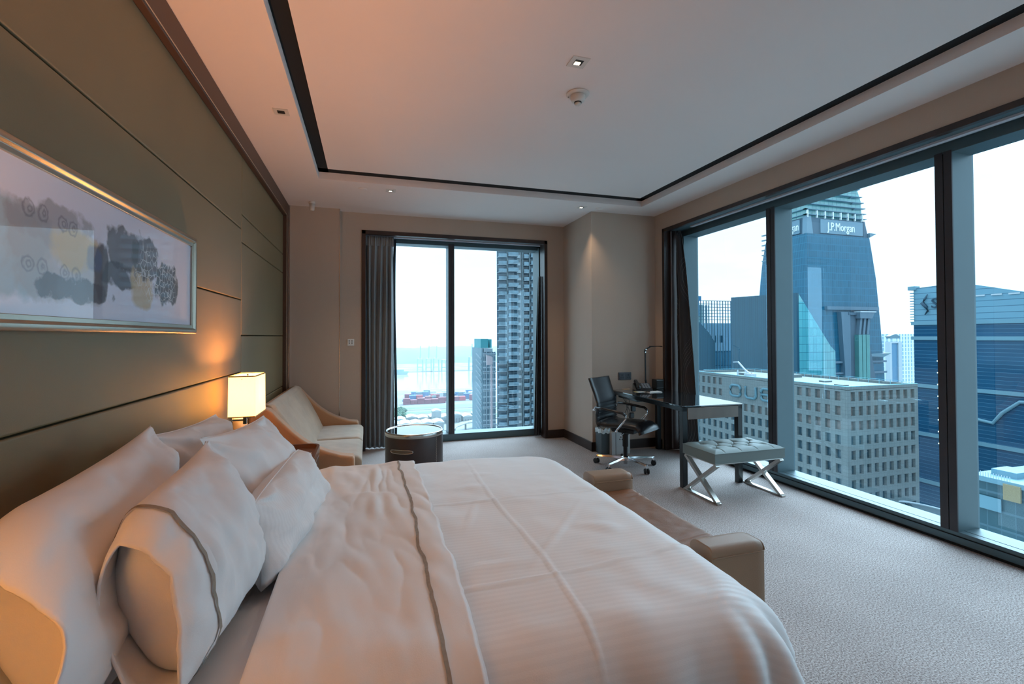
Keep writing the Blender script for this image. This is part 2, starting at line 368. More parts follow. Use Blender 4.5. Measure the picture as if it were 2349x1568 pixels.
# ================================================================= curtains
m_cgrey = mat('grey_drape', (0.29, 0.31, 0.325), 0.8, var=0.04, bump=0.1, bscale=300)
m_cblack = mat('black_sheer_edge', (0.012, 0.016, 0.022), 0.7, var=0.05)
def swirl_mat():
    m, t, N, L = node_mat('dark_drape_wavy_lines')
    p = N('ShaderNodeBsdfPrincipled'); o = N('ShaderNodeOutputMaterial'); L(p.outputs[0], o.inputs[0]); p.inputs['Roughness'].default_value = .55; p.inputs['Sheen Weight'].default_value = .2
    tc = N('ShaderNodeTexCoord'); s = N('ShaderNodeSeparateXYZ'); L(tc.outputs['Object'], s.inputs[0])
    def mt(op, a, b=None):
        n = N('ShaderNodeMath'); n.operation = op
        for i, v in enumerate((a, b)):
            if v is None: continue
            if isinstance(v, (int, float)): n.inputs[i].default_value = v
            else: L(v, n.inputs[i])
        return n.outputs[0]
    # bundles of parallel lines weaving up the cloth
    sw = mt('MULTIPLY', mt('SINE', mt('MULTIPLY', s.outputs[2], 5.2)), 0.075)
    a = mt('ADD', s.outputs[1], sw); fr = mt('FRACT', mt('DIVIDE', a, 0.021)); line = mt('LESS_THAN', fr, 0.10)
    bundle = mt('LESS_THAN', mt('FRACT', mt('DIVIDE', mt('ADD', a, 10.03), 0.26)), 0.42)
    mask = mt('MULTIPLY', line, bundle)
    mx = N('ShaderNodeMix'); mx.data_type = 'RGBA'; L(mask, mx.inputs[0]); mx.inputs[6].default_value = (0.018, 0.018, 0.022, 1); mx.inputs[7].default_value = (0.15, 0.14, 0.14, 1)
    L(mx.outputs[2], p.inputs['Base Color']); return m
m_swirl = swirl_mat()
def drape(fn, nu, nz, z0, z1): 
    return MB().grid(lambda u, v: fn(u, v, z0 + (z1 - z0) * v), nu, nz)
cur = thing('curtain', (0.15, 6.08, 0), 'grey pleated full-height curtain bunched at the left of the far window', 'curtain')
def fgrey(u, v, z):
    top = max(0, (v - .82) / .18)
    n = 5.5; ph = u * n * 2 * math.pi + .8 * math.sin(v * 2.3 + u * 3)
    amp = .048 * (1 - .55 * top)
    w0, w1 = -.020, .315
    xx = w0 + (w1 - w0) * (u + .018 * math.sin(v * 4 + u * 7)) 
    return (xx + .008 * math.sin(ph * 2), 6.06 + amp * math.sin(ph) + .012 * fbm(u * 5, v * 3), z)
drape(fgrey, 150, 40, 0.015, 2.615).build('drape', m_cgrey, cur, smooth=True, solid=.004)
def ftape(u, v, z):
    n = 17; return (-.02 + .33 * u, 6.045 + .014 * abs(math.sin(u * n * math.pi)), z)
drape(ftape, 120, 5, 2.50, 2.62).build('heading_pleats', m_cgrey, cur, smooth=True, solid=.004)
cur = thing('curtain', (0.33, 6.15, 0), 'thin black edge of a second curtain right behind the grey drape', 'curtain')
def fb(u, v, z):
    return (.318 + .03 * u + .012 * math.sin(v * 5 + 1), 6.14 + .012 * math.sin(u * 9), z)
drape(fb, 14, 24, 0.10, 2.61).build('drape', m_cblack, cur, smooth=True, solid=.003)
cur = thing('curtain', (2.26, 6.1, 0), 'dark narrow curtain gathered at the right edge of the far window', 'curtain')
def fd(u, v, z):
    w = .02 + .075 * (1 - v) ** .8
    return (2.275 - w * (1 - u) + .006 * math.sin(u * 14), 6.10 + .018 * math.sin(u * 16 + v), z)
drape(fd, 40, 24, 0.02, 2.2).build('drape', m_swirl, cur, smooth=True, solid=.003)
cur = thing('curtain', (3.6, 4.75, 0), 'charcoal curtain with wavy line pattern behind the desk', 'curtain')
def fp(u, v, z):
    yl = 4.885; yr = 4.80 - .30 * (1 - v) ** .62
    y = yl + (yr - yl) * u
    w = .5 + .5 * (1 - v)
    return (3.575 + .045 * w * math.sin(u * 2.6 * math.pi + .6) + .008 * fbm(u * 4, v * 4), y + .012 * math.sin(u * 8), z)
drape(fp, 90, 40, 0.02, 2.640).build('drape', m_swirl, cur, smooth=True, solid=.004)
mb = drape(lambda u, v, z: (3.52 + .012 * math.sin(u * 6), 4.905 - .03 * u + .005 * math.sin(v * 6), z), 14, 20, .02, 2.64)
tag(mb.build('lining', mat('grey_lining', (0.20, 0.2, 0.21), .8), cur, smooth=True, solid=.003), 'pale grey lining strip')

# ================================================================= ceiling fittings
m_fit = mat('white_fitting', (0.62, 0.58, 0.54), 0.5, var=0.02)
m_lit = mat('lit_warm_diffuser', (1, .9, .8), .5, emit=(1.0, .80, .55), estr=5.0, var=0)
m_off = mat('unlit_recess', (0.01, 0.008, 0.007), .6, var=0)
def downlight(x, y, z, lit, label, rot=0.0, s=.052):
    t = thing('downlight', (x, y, z), label, 'ceiling light', 'square recessed downlights')
    k = .5 * s
    mb = MB()
    for a, b in (((-s, -s), (s, -k)), ((-s, k), (s, s)), ((-s, -k), (-k, k)), ((k, -k), (s, k))): mb.box((a[0], a[1], -.004), (b[0], b[1], .0))
    mb.build('frame', m_fit, t, local=True)
    MB().box((-k, -k, -.0035), (k, k, -.001)).build('recess', m_off, t, local=True)
    if lit:
        q = k * .85; MB().box((-q * .9, -q * .2, -.0055), (q * .6, q, -.0032)).build('diffuser', m_lit, t, local=True)
        l = bpy.data.lights.new('downlight_beam', 'SPOT'); l.energy = SPOT_W; l.color = (1, .74, .48); l.spot_size = math.radians(95); l.spot_blend = .8; l.shadow_soft_size = .03
        lo = bpy.data.objects.new('downlight_beam', l); COL.objects.link(lo); lo.parent = t; lo.location = (0, 0, -.02)
    t.rotation_euler = (0, 0, rot)
downlight(1.145, 2.432, ZH, True, 'lit square downlight in the raised ceiling above the smoke detector')
downlight(-0.551, 3.421, ZL, False, 'unlit square downlight between the leather wall and the black ceiling line', s=.046)
downlight(0.226, 4.965, ZL, True, 'small lit square downlight above the far window, nearer the sofa', s=.048)
downlight(2.380, 4.984, ZL, True, 'small lit square downlight by the ceiling corner of the column', s=.048)
for x, y, lb in ((-0.049, 4.987, 'flush round ceiling cover left of the small lit downlight'), (2.589, 4.982, 'flush round ceiling cover right of the column downlight')):
    if x > 2: y = 5.02; x = 2.60; y = 4.975
    t = MB().lathe([(0, -.006), (.035, -.006), (.042, -.003), (.043, 0)], (x, y), 28, ZL).build('ceiling_cover', m_ceil, smooth=True)
    tag(t, lb, 'ceiling cover')
t = thing('smoke_detector', (1.292, 2.755, ZH), 'round white smoke detector hanging from the middle of the ceiling', 'smoke detector')
MB().lathe([(0, 0), (.072, 0), (.074, -.006), (.068, -.012), (.05, -.014), (.0, -.014)][::-1], (0, 0), 36).build('base_plate', m_fit, t, smooth=True, local=True, bevel=.001)
MB().lathe([(.046, -.012), (.048, -.018), (.048, -.034), (.040, -.05), (.028, -.056), (0, -.056)][::-1], (0, 0), 32).build('housing', m_fit, t, smooth=True, local=True)
MB().lathe([(.024, -.055), (.024, -.062), (0, -.062)][::-1], (0, 0), 24).build('sensor_slot', m_off, t, smooth=True, local=True)
MB().lathe([(.022, -.062), (.021, -.071), (.012, -.076), (0, -.077)][::-1], (0, 0), 24).build('sensor_cap', m_fit, t, smooth=True, local=True)
for a in (.3, 2.6): MB().lathe([(.005, -.012), (.005, -.016), (0, -.016)][::-1], (.060 * math.cos(a), .060 * math.sin(a)), 10).build('screw', m_steel, t, local=True)
t = thing('motion_sensor', (-0.592, 5.63, ZL), 'small white cylindrical sensor at the ceiling edge above the sofa', 'sensor')
MB().lathe([(0, 0), (.034, 0), (.034, -.022), (0, -.022)][::-1], (0, 0), 24).build('mount', m_fit, t, local=True, smooth=True, bevel=.002)
MB().lathe([(.027, -.02), (.027, -.085), (.022, -.095), (0, -.095)][::-1], (0, 0), 24).build('barrel', m_fit, t, local=True, smooth=True)
# wall plates
m_plate = mat('white_plate', (.75, .74, .72), .35, var=.01); m_ink = mat('grey_icon', (.10, .10, .11), .6, var=0)
t = thing('wall_switch', (-.192, YB - .001, 1.311), 'small white double switch plate on the beige wall left of the far window', 'switch')
MB().box((-.038, -.010, -.040), (.038, 0, .040)).build('plate', m_plate, t, local=True, bevel=.004)
for dx in (-.017, .014):
    b = MB().box((-.013 + dx, -.013, -.030), (.012 + dx, -.009, .030)).build('rocker', m_plate, t, local=True, bevel=.002)
    mm = MB()
    for k, z in enumerate((-.018, -.003, .012)): mm.box((dx - .006, -.0142, z), (dx + .006, -.0128, z + (.010 if k != 1 else .008)))
    mm.build('icon', m_ink, b, local=True)
t = thing('wall_socket', (3.006, 5.121, .886), 'grey double socket plate on the column wall above the desk', 'socket')
m_sock = mat('dark_grey_plate', (.07, .07, .085), .4)
MB().box((-.088, -.010, -.046), (.088, 0, .046)).build('plate', m_sock, t, local=True, bevel=.004)
for dx in (-.042, .042):
    b = MB().box((dx - .034, -.014, -.034), (dx + .034, -.009, .034)).build('outlet', mat('darker_grey_insert', (.04, .042, .055), .4), t, local=True, bevel=.002)
    mm = MB(); mm.box((dx - .004, -.0150, .006), (dx + .004, -.0135, .02)); mm.box((dx - .018, -.0150, -.016), (dx - .008, -.0135, -.010)); mm.box((dx + .008, -.0150, -.016), (dx + .018, -.0135, -.010)); mm.build('pin_hole', m_black, b, local=True)
# ================================================================= framed picture
def art_mat():
    m, t, N, L = node_mat('abstract_ink_wash_print')
    p = N('ShaderNodeBsdfPrincipled'); o = N('ShaderNodeOutputMaterial'); L(p.outputs[0], o.inputs[0]); p.inputs['Roughness'].default_value = .5
    p.inputs['Coat Weight'].default_value = 0.65; p.inputs['Coat Roughness'].default_value = 0.0; p.inputs['Coat IOR'].default_value = 1.5
    tc = N('ShaderNodeTexCoord'); s = N('ShaderNodeSeparateXYZ'); L(tc.outputs['Object'], s.inputs[0])
    def mt(op, *a, clamp=False):
        n = N('ShaderNodeMath'); n.operation = op; n.use_clamp = clamp
        for i, v in enumerate(a):
            if isinstance(v, (int, float)): n.inputs[i].default_value = v
            else: L(v, n.inputs[i])
        return n.outputs[0]
    def nz(scale, det=5, off=0.0, st=(1, 1, 1), dist=0.0):
        mp = N('ShaderNodeMapping'); mp.inputs['Scale'].default_value = st; mp.inputs['Location'].default_value = (off, off * 1.7, off * .6); L(tc.outputs['Object'], mp.inputs[0])
        n = N('ShaderNodeTexNoise'); n.inputs['Scale'].default_value = scale; n.inputs['Detail'].default_value = det; n.inputs['Distortion'].default_value = dist; L(mp.outputs[0], n.inputs[0]); return n.outputs['Fac']
    y, z = s.outputs[1], s.outputs[2]
    def blob(cy, cz, ry, rz, edge=5.0, na=.9, sc=7, off=0.0):
        d = mt('ADD', mt('POWER', mt('ABSOLUTE', mt('DIVIDE', mt('SUBTRACT', y, cy), ry)), 3.0), mt('POWER', mt('ABSOLUTE', mt('DIVIDE', mt('SUBTRACT', z, cz), rz)), 3.0))
        d = mt('ADD', d, mt('MULTIPLY', mt('SUBTRACT', nz(sc, 6, off), .5), na * 2))
        return mt('MULTIPLY', mt('SUBTRACT', 1.0, d), edge, clamp=True)
    cur = None
    def layer(col, mask, k):
        nonlocal cur
        mx = N('ShaderNodeMix'); mx.data_type = 'RGBA'; L(mt('MULTIPLY', mask, k), mx.inputs[0])
        if isinstance(cur, tuple): mx.inputs[6].default_value = cur
        else: L(cur, mx.inputs[6])
        mx.inputs[7].default_value = (*col, 1); cur = mx.outputs[2]
    cur = (0.62, 0.66, 0.80, 1)
    layer((0.22, 0.36, 0.44), blob(-.46, -.02, .16, .15, 1.6, 1.6, 9, 1), .75)
    layer((0.26, 0.27, 0.31), blob(-.30, .06, .20, .07, 2.2, 1.5, 14, 2), .75)
    layer((0.30, 0.29, 0.30), blob(-.24, -.05, .28, .11, 2.2, 1.3, 10, 2.5), .65)
    layer((0.50, 0.40, 0.20), blob(-.20, .005, .13, .070, 1.6, 1.2, 10, 3), .85)
    layer((0.06, 0.055, 0.075), blob(-.20, -.115, .22, .040, 2.5, 1.6, 16, 5), .88)
    layer((0.06, 0.05, 0.065), blob(-.055, -.04, .045, .10, 2.5, 1.3, 14, 5.5), .85)
    layer((0.07, 0.12, 0.26), blob(-.10, .0, .05, .05, 1.6, 1.2, 15, 9), .6)
    layer((0.10, 0.10, 0.12), blob(.10, .06, .13, .085, 2.2, 1.4, 16, 6), .88)
    layer((0.05, 0.05, 0.065), blob(.07, -.04, .13, .05, 2.2, 1.5, 14, 6.5), .88)
    layer((0.48, 0.38, 0.20), blob(.25, -.06, .11, .09, 1.8, 1.2, 10, 4), .80)
    layer((0.08, 0.09, 0.11), blob(.28, .06, .12, .095, 2.4, 1.5, 18, 7), .85)
    layer((0.05, 0.07, 0.085), blob(.50, -.03, .14, .095, 2.4, 1.5, 18, 8), .88)
    def ring(cy, cz, r, w):
        d = mt('SQRT', mt('ADD', mt('POWER', mt('SUBTRACT', y, cy), 2.0), mt('POWER', mt('SUBTRACT', z, cz), 2.0)))
        d = mt('ADD', d, mt('MULTIPLY', mt('SUBTRACT', nz(40, 3, 3), .5), .022))
        return mt('SUBTRACT', 1.0, mt('DIVIDE', mt('ABSOLUTE', mt('SUBTRACT', d, r)), w), clamp=True)
    for cy, cz in ((-.42, .085), (-.36, .085), (-.27, .075), (-.22, .07), (-.42, -.065), (-.36, -.065), (-.26, -.07), (-.20, -.07)):
        layer((0.05, 0.06, 0.09), ring(cy, cz, .021, .006), .5); layer((0.05, 0.06, 0.09), ring(cy + .004, cz, .007, .006), .5)
    w = N('ShaderNodeTexVoronoi'); w.feature = 'DISTANCE_TO_EDGE'; w.inputs['Scale'].default_value = 34; L(tc.outputs['Object'], w.inputs[0])
    layer((0.66, 0.72, 0.78), mt('MULTIPLY', mt('LESS_THAN', w.outputs['Distance'], .05), blob(.40, .0, .22, .12, 2, 1.2, 10, 11)), .6)
    L(cur, p.inputs['Base Color']); return m
m_art = art_mat()
m_frame = mat('champagne_metal_frame', (.42, .38, .31), .28, metal=.9, var=.03)
pic = thing('framed_picture', (-.89, 2.0, 1.643), 'wide framed abstract print with dark ink blotches on the olive leather wall', 'picture')
def frame_pic():
    hy, hz, fw = .83, .246, .044
    for sg in (-1, 1):
        a = sg * hz; b = sg * (hz - fw)
        mb = MB(); mb.prism([(0, a), (.036, a), (.040, a - sg * .006), (.040, a - sg * .02), (.030, a - sg * .028), (.030, b), (0, b)], 1, -hy, hy)
        vs = []
        for (x, y, z) in mb.v: vs.append((x, y * ((hy - (hz - abs(z))) / hy), z))
        mb.v = vs; mb.build('frame_rail', m_frame, pic, local=True, bevel=.002)
        a = sg * hy; b = sg * (hy - fw)
        mb = MB(); mb.prism([(0, a), (.036, a), (.040, a - sg * .006), (.040, a - sg * .02), (.030, a - sg * .028), (.030, b), (0, b)], 2, -hz, hz)
        vs = []
        for (x, y, z) in mb.v: vs.append((x, y, z * ((hz - (hy - abs(y))) / hz)))
        mb.v = vs; mb.build('frame_rail', m_frame, pic, local=True, bevel=.002)
    MB().box((0.001, -hy + .03, -hz + .03), (.022, hy - .03, hz - .03)).build('print', m_art, pic, local=True)
frame_pic()

# ================================================================= nightstand, lamp, papers
m_nwood = mat('reddish_brown_wood', (.10, .038, .02), .35, var=.35, vscale=5, stretch=(1, .15, 1), coat=.3)
m_cyl = mat('taupe_lacquer', (.42, .36, .27), .35)
def shade_mat():
    m, t, N, L = node_mat('lit_cream_shade')
    d = N('ShaderNodeBsdfDiffuse'); d.inputs[0].default_value = (.85, .78, .62, 1); tr = N('ShaderNodeBsdfTranslucent'); tr.inputs[0].default_value = (.95, .85, .65, 1)
    mx = N('ShaderNodeMixShader'); mx.inputs[0].default_value = .55; L(d.outputs[0], mx.inputs[1]); L(tr.outputs[0], mx.inputs[2])
    e = N('ShaderNodeEmission'); e.inputs[0].default_value = (1, .66, .28, 1); e.inputs[1].default_value = 1.05
    a = N('ShaderNodeAddShader'); L(mx.outputs[0], a.inputs[0]); L(e.outputs[0], a.inputs[1]); o = N('ShaderNodeOutputMaterial'); L(a.outputs[0], o.inputs[0]); return m
m_shade = shade_mat(); m_trimsh = mat('gold_shade_binding', (.42, .24, .07), .5)
m_bulb = mat('glowing_bulb', (1, .8, .5), .5, emit=(1, .72, .38), estr=12, var=0)
def nightstand(loc, label, group):
    t = thing('nightstand', loc, label, 'nightstand', group)
    x1, y1 = .27, .38
    MB().box((-.26, -y1 + .02, .08), (x1 - .02, y1 - .02, .53)).build('body', m_nwood, t, local=True, bevel=.01)
    def rr(x0, x1_, y0, y1_, r, n=6):
        P = []
        for cx, cy, a0 in ((x1_ - r, y1_ - r, 0), (x0 + .001, y1_ - .001, 90), (x0 + .001, y0 + .001, 180), (x1_ - r, y0 + r, 270)):
            q = r if cx > 0 else .001
            for i in range(n): a = math.radians(a0 + 90 * i / (n - 1)); P.append((cx + q * math.cos(a), cy + q * math.sin(a)))
        return P
    MB().prism(rr(-.26, x1, -y1, y1, .09), 2, .53, .56).build('tabletop', m_nwood, t, local=True, bevel=.004)
    mb = MB(); O = rr(-.26, x1 + .0, -y1, y1, .09); I = rr(-.245, x1 - .018, -y1 + .018, y1 - .018, .075); n = len(O)
    vs = [(x, y, .56) for x, y in O] + [(x, y, .585) for x, y in O] + [(x, y, .585) for x, y in I] + [(x, y, .56) for x, y in I]
    fs = [(k * n + i, k * n + (i + 1) % n, (k + 1) * n + (i + 1) % n, (k + 1) * n + i) for k in range(3) for i in range(n)]
    mb.add(vs, fs); mb.build('gallery_rim', m_nwood, t, local=True)
    for dz in (.12, .33):
        d = MB().box((x1 - .022, -y1 + .05, dz), (x1 - .005, y1 - .05, dz + .18)).build('drawer', m_nwood, t, local=True, bevel=.004)
        MB().box((x1 - .005, -.06, dz + .10), (x1 + .012, .06, dz + .112)).build('handle', m_steel, d, local=True, bevel=.003)
    MB().box((-.24, -y1 + .05, 0), (x1 - .05, y1 - .05, .08)).build('plinth', m_base, t, local=True)
    return t
def table_lamp(loc, label, group):
    """rectangular shade carried in front of the leather wall on a cylinder body"""
    t = thing('table_lamp', loc, label, 'lamp', group)
    hx, hy = .0735, .147; z0, z1 = .333, .583   # z above the nightstand top (0.56)
    mb = MB()
    sl = .004
    O = [(-hx, -hy), (hx, -hy), (hx, hy), (-hx, hy)]
    vs = [(x, y, z0) for x, y in O] + [(x * .97, y * .985, z1) for x, y in O]
    mb.add(vs, [(i, (i + 1) % 4, (i + 1) % 4 + 4, i + 4) for i in range(4)])
    s = mb.build('shade', m_shade, t, local=True, solid=.003)
    for z, k in ((z0 + .003, 1.0), (z1 - .003, .97)):
        mb = MB(); e = .0035
        for i in range(4):
            a, b = O[i], O[(i + 1) % 4]; mb.bar((a[0] * k, a[1] * (.985 if k < 1 else 1), z), (b[0] * k, b[1] * (.985 if k < 1 else 1), z), .006, .007)
        mb.build('binding', m_trimsh, s, local=True)
    MB().lathe([(0, 0), (.062, 0), (.062, .008), (.043, .012), (.041, .30), (.038, .312), (0, .312)], (-.042, 0), 32).build('column', m_cyl, t, local=True, smooth=False, bevel=.002)
    mb = MB(); mb.bar((-.072, -.08, .29), (-.072, -.08, .345), .014, .014); mb.bar((-.072, -.08, .30), (-.072, -.08, .22), .014, .014); mb.bar((-.072, -.08, .31), (.0, -.08, .31), .010, .012); mb.bar((.004, -.08, .285), (.004, -.08, .345), .020, .020)
    mb.bar((.004, -.08, .318), (.05, -.02, .335), .010, .010)
    mb.build('bracket', m_chrome, t, local=True, bevel=.001)
    mb = MB(); mb.bar((-hx, 0, z1 - .02), (hx, 0, z1 - .02), .004, .004); mb.bar((0, -hy, z1 - .02), (0, hy, z1 - .02), .004, .004); mb.lathe([(.006, -.02), (.006, .004), (.004, .012), (0, .013)], (0, 0), 10, z1 - .01)
    mb.build('harp', m_steel, t, local=True)
    MB().lathe([(0, .40), (.016, .40), (.026, .43), (.026, .455), (.014, .475), (0, .478)], (0, 0), 16).build('bulb', m_bulb, t, local=True, smooth=True)
    l = bpy.data.lights.new('bulb_light', 'POINT'); l.energy = LAMP_W; l.color = WARM; l.shadow_soft_size = .035
    lo = bpy.data.objects.new('bulb_light', l); COL.objects.link(lo); lo.parent = t; lo.location = (0, 0, .50)
    return t
nightstand((-.605, 3.44, 0), 'brown wooden nightstand with a raised rim between the bed and the sofa', 'pair of nightstands')
nightstand((-.605, .58, 0), 'brown wooden nightstand at the near side of the bed', 'pair of nightstands')
table_lamp((-.7235, 3.342, .5612), 'lit lamp with boxy cream shade on the nightstand beside the sofa', 'pair of bedside lamps')
nl = table_lamp((-.7235, .64, .5612), 'lit lamp with boxy cream shade on the near nightstand', 'pair of bedside lamps')
for c_ in nl.children:
    if c_.type == 'LIGHT': c_.data.energy = LAMP_W * 3.2
m_paper = mat('white_paper', (.80, .79, .76), .6, var=.01); m_yel = mat('yellow_print', (.85, .55, .02), .5, var=.02); m_bl = mat('blue_grey_print', (.30, .42, .5), .5, var=.2, vscale=60)
t = thing('leaflet', (-.47, 3.52, .5612), 'white leaflet with yellow and blue print lying on the nightstand', 'leaflet'); t.rotation_euler = (0, 0, -.12)
MB().box((-.09, -.07, 0), (.085, .09, .004)).build('sheet', m_paper, t, local=True)
MB().prism([(.01, -.07), (.06, -.07), (.085, .0), (.04, .03)], 2, .004, .0046).build('printed_patch', m_yel, t, local=True)
MB().box((.0, .05, .004), (.08, .085, .0046)).build('printed_patch', m_bl, t, local=True)

# ================================================================= bed
m_sheet = mat('white_cotton_sheet', (.80, .79, .79), .75, var=.01, bump=.05, bscale=400, sheen=.1)
def satin_mat():
    m, t, N, L = node_mat('white_satin_stripe_cotton')
    p = N('ShaderNodeBsdfPrincipled'); o = N('ShaderNodeOutputMaterial'); L(p.outputs[0], o.inputs[0])
    p.inputs['Base Color'].default_value = (.80, .79, .79, 1); p.inputs['Sheen Weight'].default_value = .15
    at = N('ShaderNodeAttribute'); at.attribute_name = 'stripe'
    mm = N('ShaderNodeMath'); mm.operation = 'FRACT'; L(at.outputs['Fac'], mm.inputs[0])
    r = N('ShaderNodeValToRGB'); e = r.color_ramp.elements; e[0].position = .44; e[0].color = (.68, .68, .68, 1); e[1].position = .54; e[1].color = (.50, .50, .50, 1); L(mm.outputs[0], r.inputs[0]); L(r.outputs[0], p.inputs['Roughness'])
    r2 = N('ShaderNodeValToRGB'); e = r2.color_ramp.elements; e[0].position = .44; e[0].color = (.785, .775, .775, 1); e[1].position = .54; e[1].color = (.81, .80, .80, 1); L(mm.outputs[0], r2.inputs[0]); L(r2.outputs[0], p.inputs['Base Color'])
    n = N('ShaderNodeTexNoise'); n.inputs['Scale'].default_value = 300; tc = N('ShaderNodeTexCoord'); L(tc.outputs['Object'], n.inputs[0])
    b = N('ShaderNodeBump'); b.inputs['Strength'].default_value = .05; b.inputs['Distance'].default_value = .005; L(n.outputs['Fac'], b.inputs['Height']); L(b.outputs[0], p.inputs['Normal'])
    return m
m_satin = satin_mat()
m_hem = mat('taupe_hem_embroidery', (.30, .25, .20), .7, var=.1, vscale=80)
def stripe_attr(o, vals):
    a = o.data.attributes.new('stripe', 'FLOAT', 'POINT')
    for i, v in enumerate(vals): a.data[i].value = v
bed = thing('bed', (.1, 2.0, 0), 'king-size bed with white linen against the olive leather wall', 'bed')
m_bedbase = mat('brown_bed_base', (.09, .06, .045), .6)
MB().box((-.86, 1.15, .05), (.98, 2.85, .30)).build('bed_base', m_bedbase, bed, bevel=.02)
def mattress(u, v):
    return None
MB().box((-.86, 1.095, .30), (1.02, 2.91, .570)).build('mattress', m_sheet, bed, bevel=.06, seg=6)
# draped cloth helper: profile along one axis: flat, rounded edge, hang
def prof(s, a, b, r, drop):
    """s = arc length from the middle of [a,b]; returns (pos, drop)"""
    c = (a + b) / 2; h = (b - a) / 2 - r; sg = 1 if s > 0 else -1; s = abs(s)
    if s <= h: return c + sg * s, 0.0
    q = r * math.pi / 2
    if s <= h + q: t = (s - h) / r; return c + sg * (h + r * math.sin(t)), r * (1 - math.cos(t))
    return c + sg * (h + r + (s - h - q) * .06), r + (s - h - q)
def fold_ridge(d, w): return math.exp(-(d / w) ** 2)
YN, YF = 1.035, 2.985
def duvet_z(x, y, creases=True):
    z = .0075 * fbm(x * 2.6 + 4, y * 2.6, 1.0, 3) + .003 * noise.noise(Vector((x * 9, y * 6, 5)))
    if not creases: return z + .014 * max(0, noise.noise(Vector((x * 5, y * 9, 3)))) ** 2
    # pressed creases from folding
    z += .0045 * fold_ridge(y - (2.085 + .03 * (x - .3)), .006) + .006 * fold_ridge(y - (1.385 + .12 * (x - .3) ** 2), .007)
    z += .0045 * fold_ridge(x - (.562 + .012 * math.sin(y * 5)), .006) * (1 if y < 2.6 else .3)
    z += .006 * fold_ridge((x - .75) - .8 * (y - 1.75), .02) * max(0, 1 - abs(y - 1.7) / .35)
    z += .005 * fold_ridge((x - .40) - .35 * (y - 1.9), .015) * max(0, 1 - abs(y - 1.95) / .2)
    z += .014 * max(0, noise.noise(Vector((x * 5, y * 9, 3)))) ** 2
    return z
def rounded_crown(x, y):
    # the filled duvet sits a little higher in the middle
    u = max(-1, min(1, (y - 2.01) / .97)); w = max(0, min(1, (1.16 - x) / .5))
    return .018 * (1 - u * u) * w
def duvet():
    ns, nt = 210, 300; r = .14; RC = .12; x0 = -.20; x1 = 1.19
    vs = []; st = []; q90 = r * math.pi / 2
    S1 = (x1 - r - x0) + q90 + .26; T = (YF - YN) / 2 - r + q90 + .30; yc = (YN + YF) / 2
    cx1 = x1 - r - RC; cy0 = YN + r + RC; cy1 = YF - r - RC
    for i in range(ns):
        s_ = x0 + S1 * i / (ns - 1)
        for j in range(nt):
            t_ = yc - T + 2 * T * j / (nt - 1)
            # nearest point on the flat part (a rectangle with rounded corners)
            kx = min(s_, cx1) ; ky = min(max(t_, cy0), cy1); vx, vy = s_ - kx, t_ - ky; d = math.hypot(vx, vy)
            if d <= RC: x, y, dr_ = s_, t_, 0.0; nx = ny = 0.0; dd = 0.0
            else:
                nx, ny = vx / d, vy / d; dd = d - RC
                if dd < q90: h = r * math.sin(dd / r); dr_ = r * (1 - math.cos(dd / r))
                else: h = r + (dd - q90) * (.02 + .12 * ny * ny); dr_ = min(r + (dd - q90), .50)
                corner = min(1, 2.2 * min(abs(nx), abs(ny)))
                ang = math.atan2(ny, nx); k = min(1, max(0, dd - .05) / .22) * max(0, min(1, (s_ - .28) / .15))
                al = (kx + RC * nx) - (ky + RC * ny)
                h += k * ((.003 + .009 * ny * ny) * math.sin(al * 24 + 2.5 * fbm(al * 2, 3)) + corner * .030 * math.sin(ang * 13 + 1.2)) + corner * k * .045
                x, y = kx + nx * (RC + h), ky + ny * (RC + h)
            z = .605 - dr_ + rounded_crown(x, y) * max(0, 1 - dd * 3) + duvet_z(x, y) * (1 - min(1, dd / .2) * .6)
            vs.append((x, y, z)); st.append(t_ / .022)
    mb = MB(); mb.add(vs, [(i * nt + j, (i + 1) * nt + j, (i + 1) * nt + j + 1, i * nt + j + 1) for i in range(ns - 1) for j in range(nt - 1)])
    t = thing('duvet', (.5, 2.0, .6), 'white satin-striped duvet spread over the foot end of the bed', 'duvet')
    o = mb.build('cover', m_satin, t, smooth=True); stripe_attr(o, st)
    q = o.modifiers.new('solid', 'SOLIDIFY'); q.thickness = .012; q.offset = -1
    return t
duvet()
def cuff_z(x, y):
    z = .004 * fbm(x * 4, y * 3, 7)
    # soft diagonal drags and puckers in the turned-down sheet
    w = noise.noise(Vector((x * 6.5 + y * 1.2, y * 1.7, 2.2))); z += .015 * w
    w2 = noise.noise(Vector((x * 16 + y * 3, y * 5.0, 9.1))); z += .008 * w2 * max(0, min(1, 1.3 - abs(y - 1.9)))
    for cx, cy in ((.03, 2.42), (.06, 2.62), (.04, 2.12)):
        d = math.hypot((x - cx) * 1.0, (y - cy) * .5); z += .005 * math.exp(-(d / .07) ** 2) * math.sin((x - cx) * 85 + cy * 7)
    return z
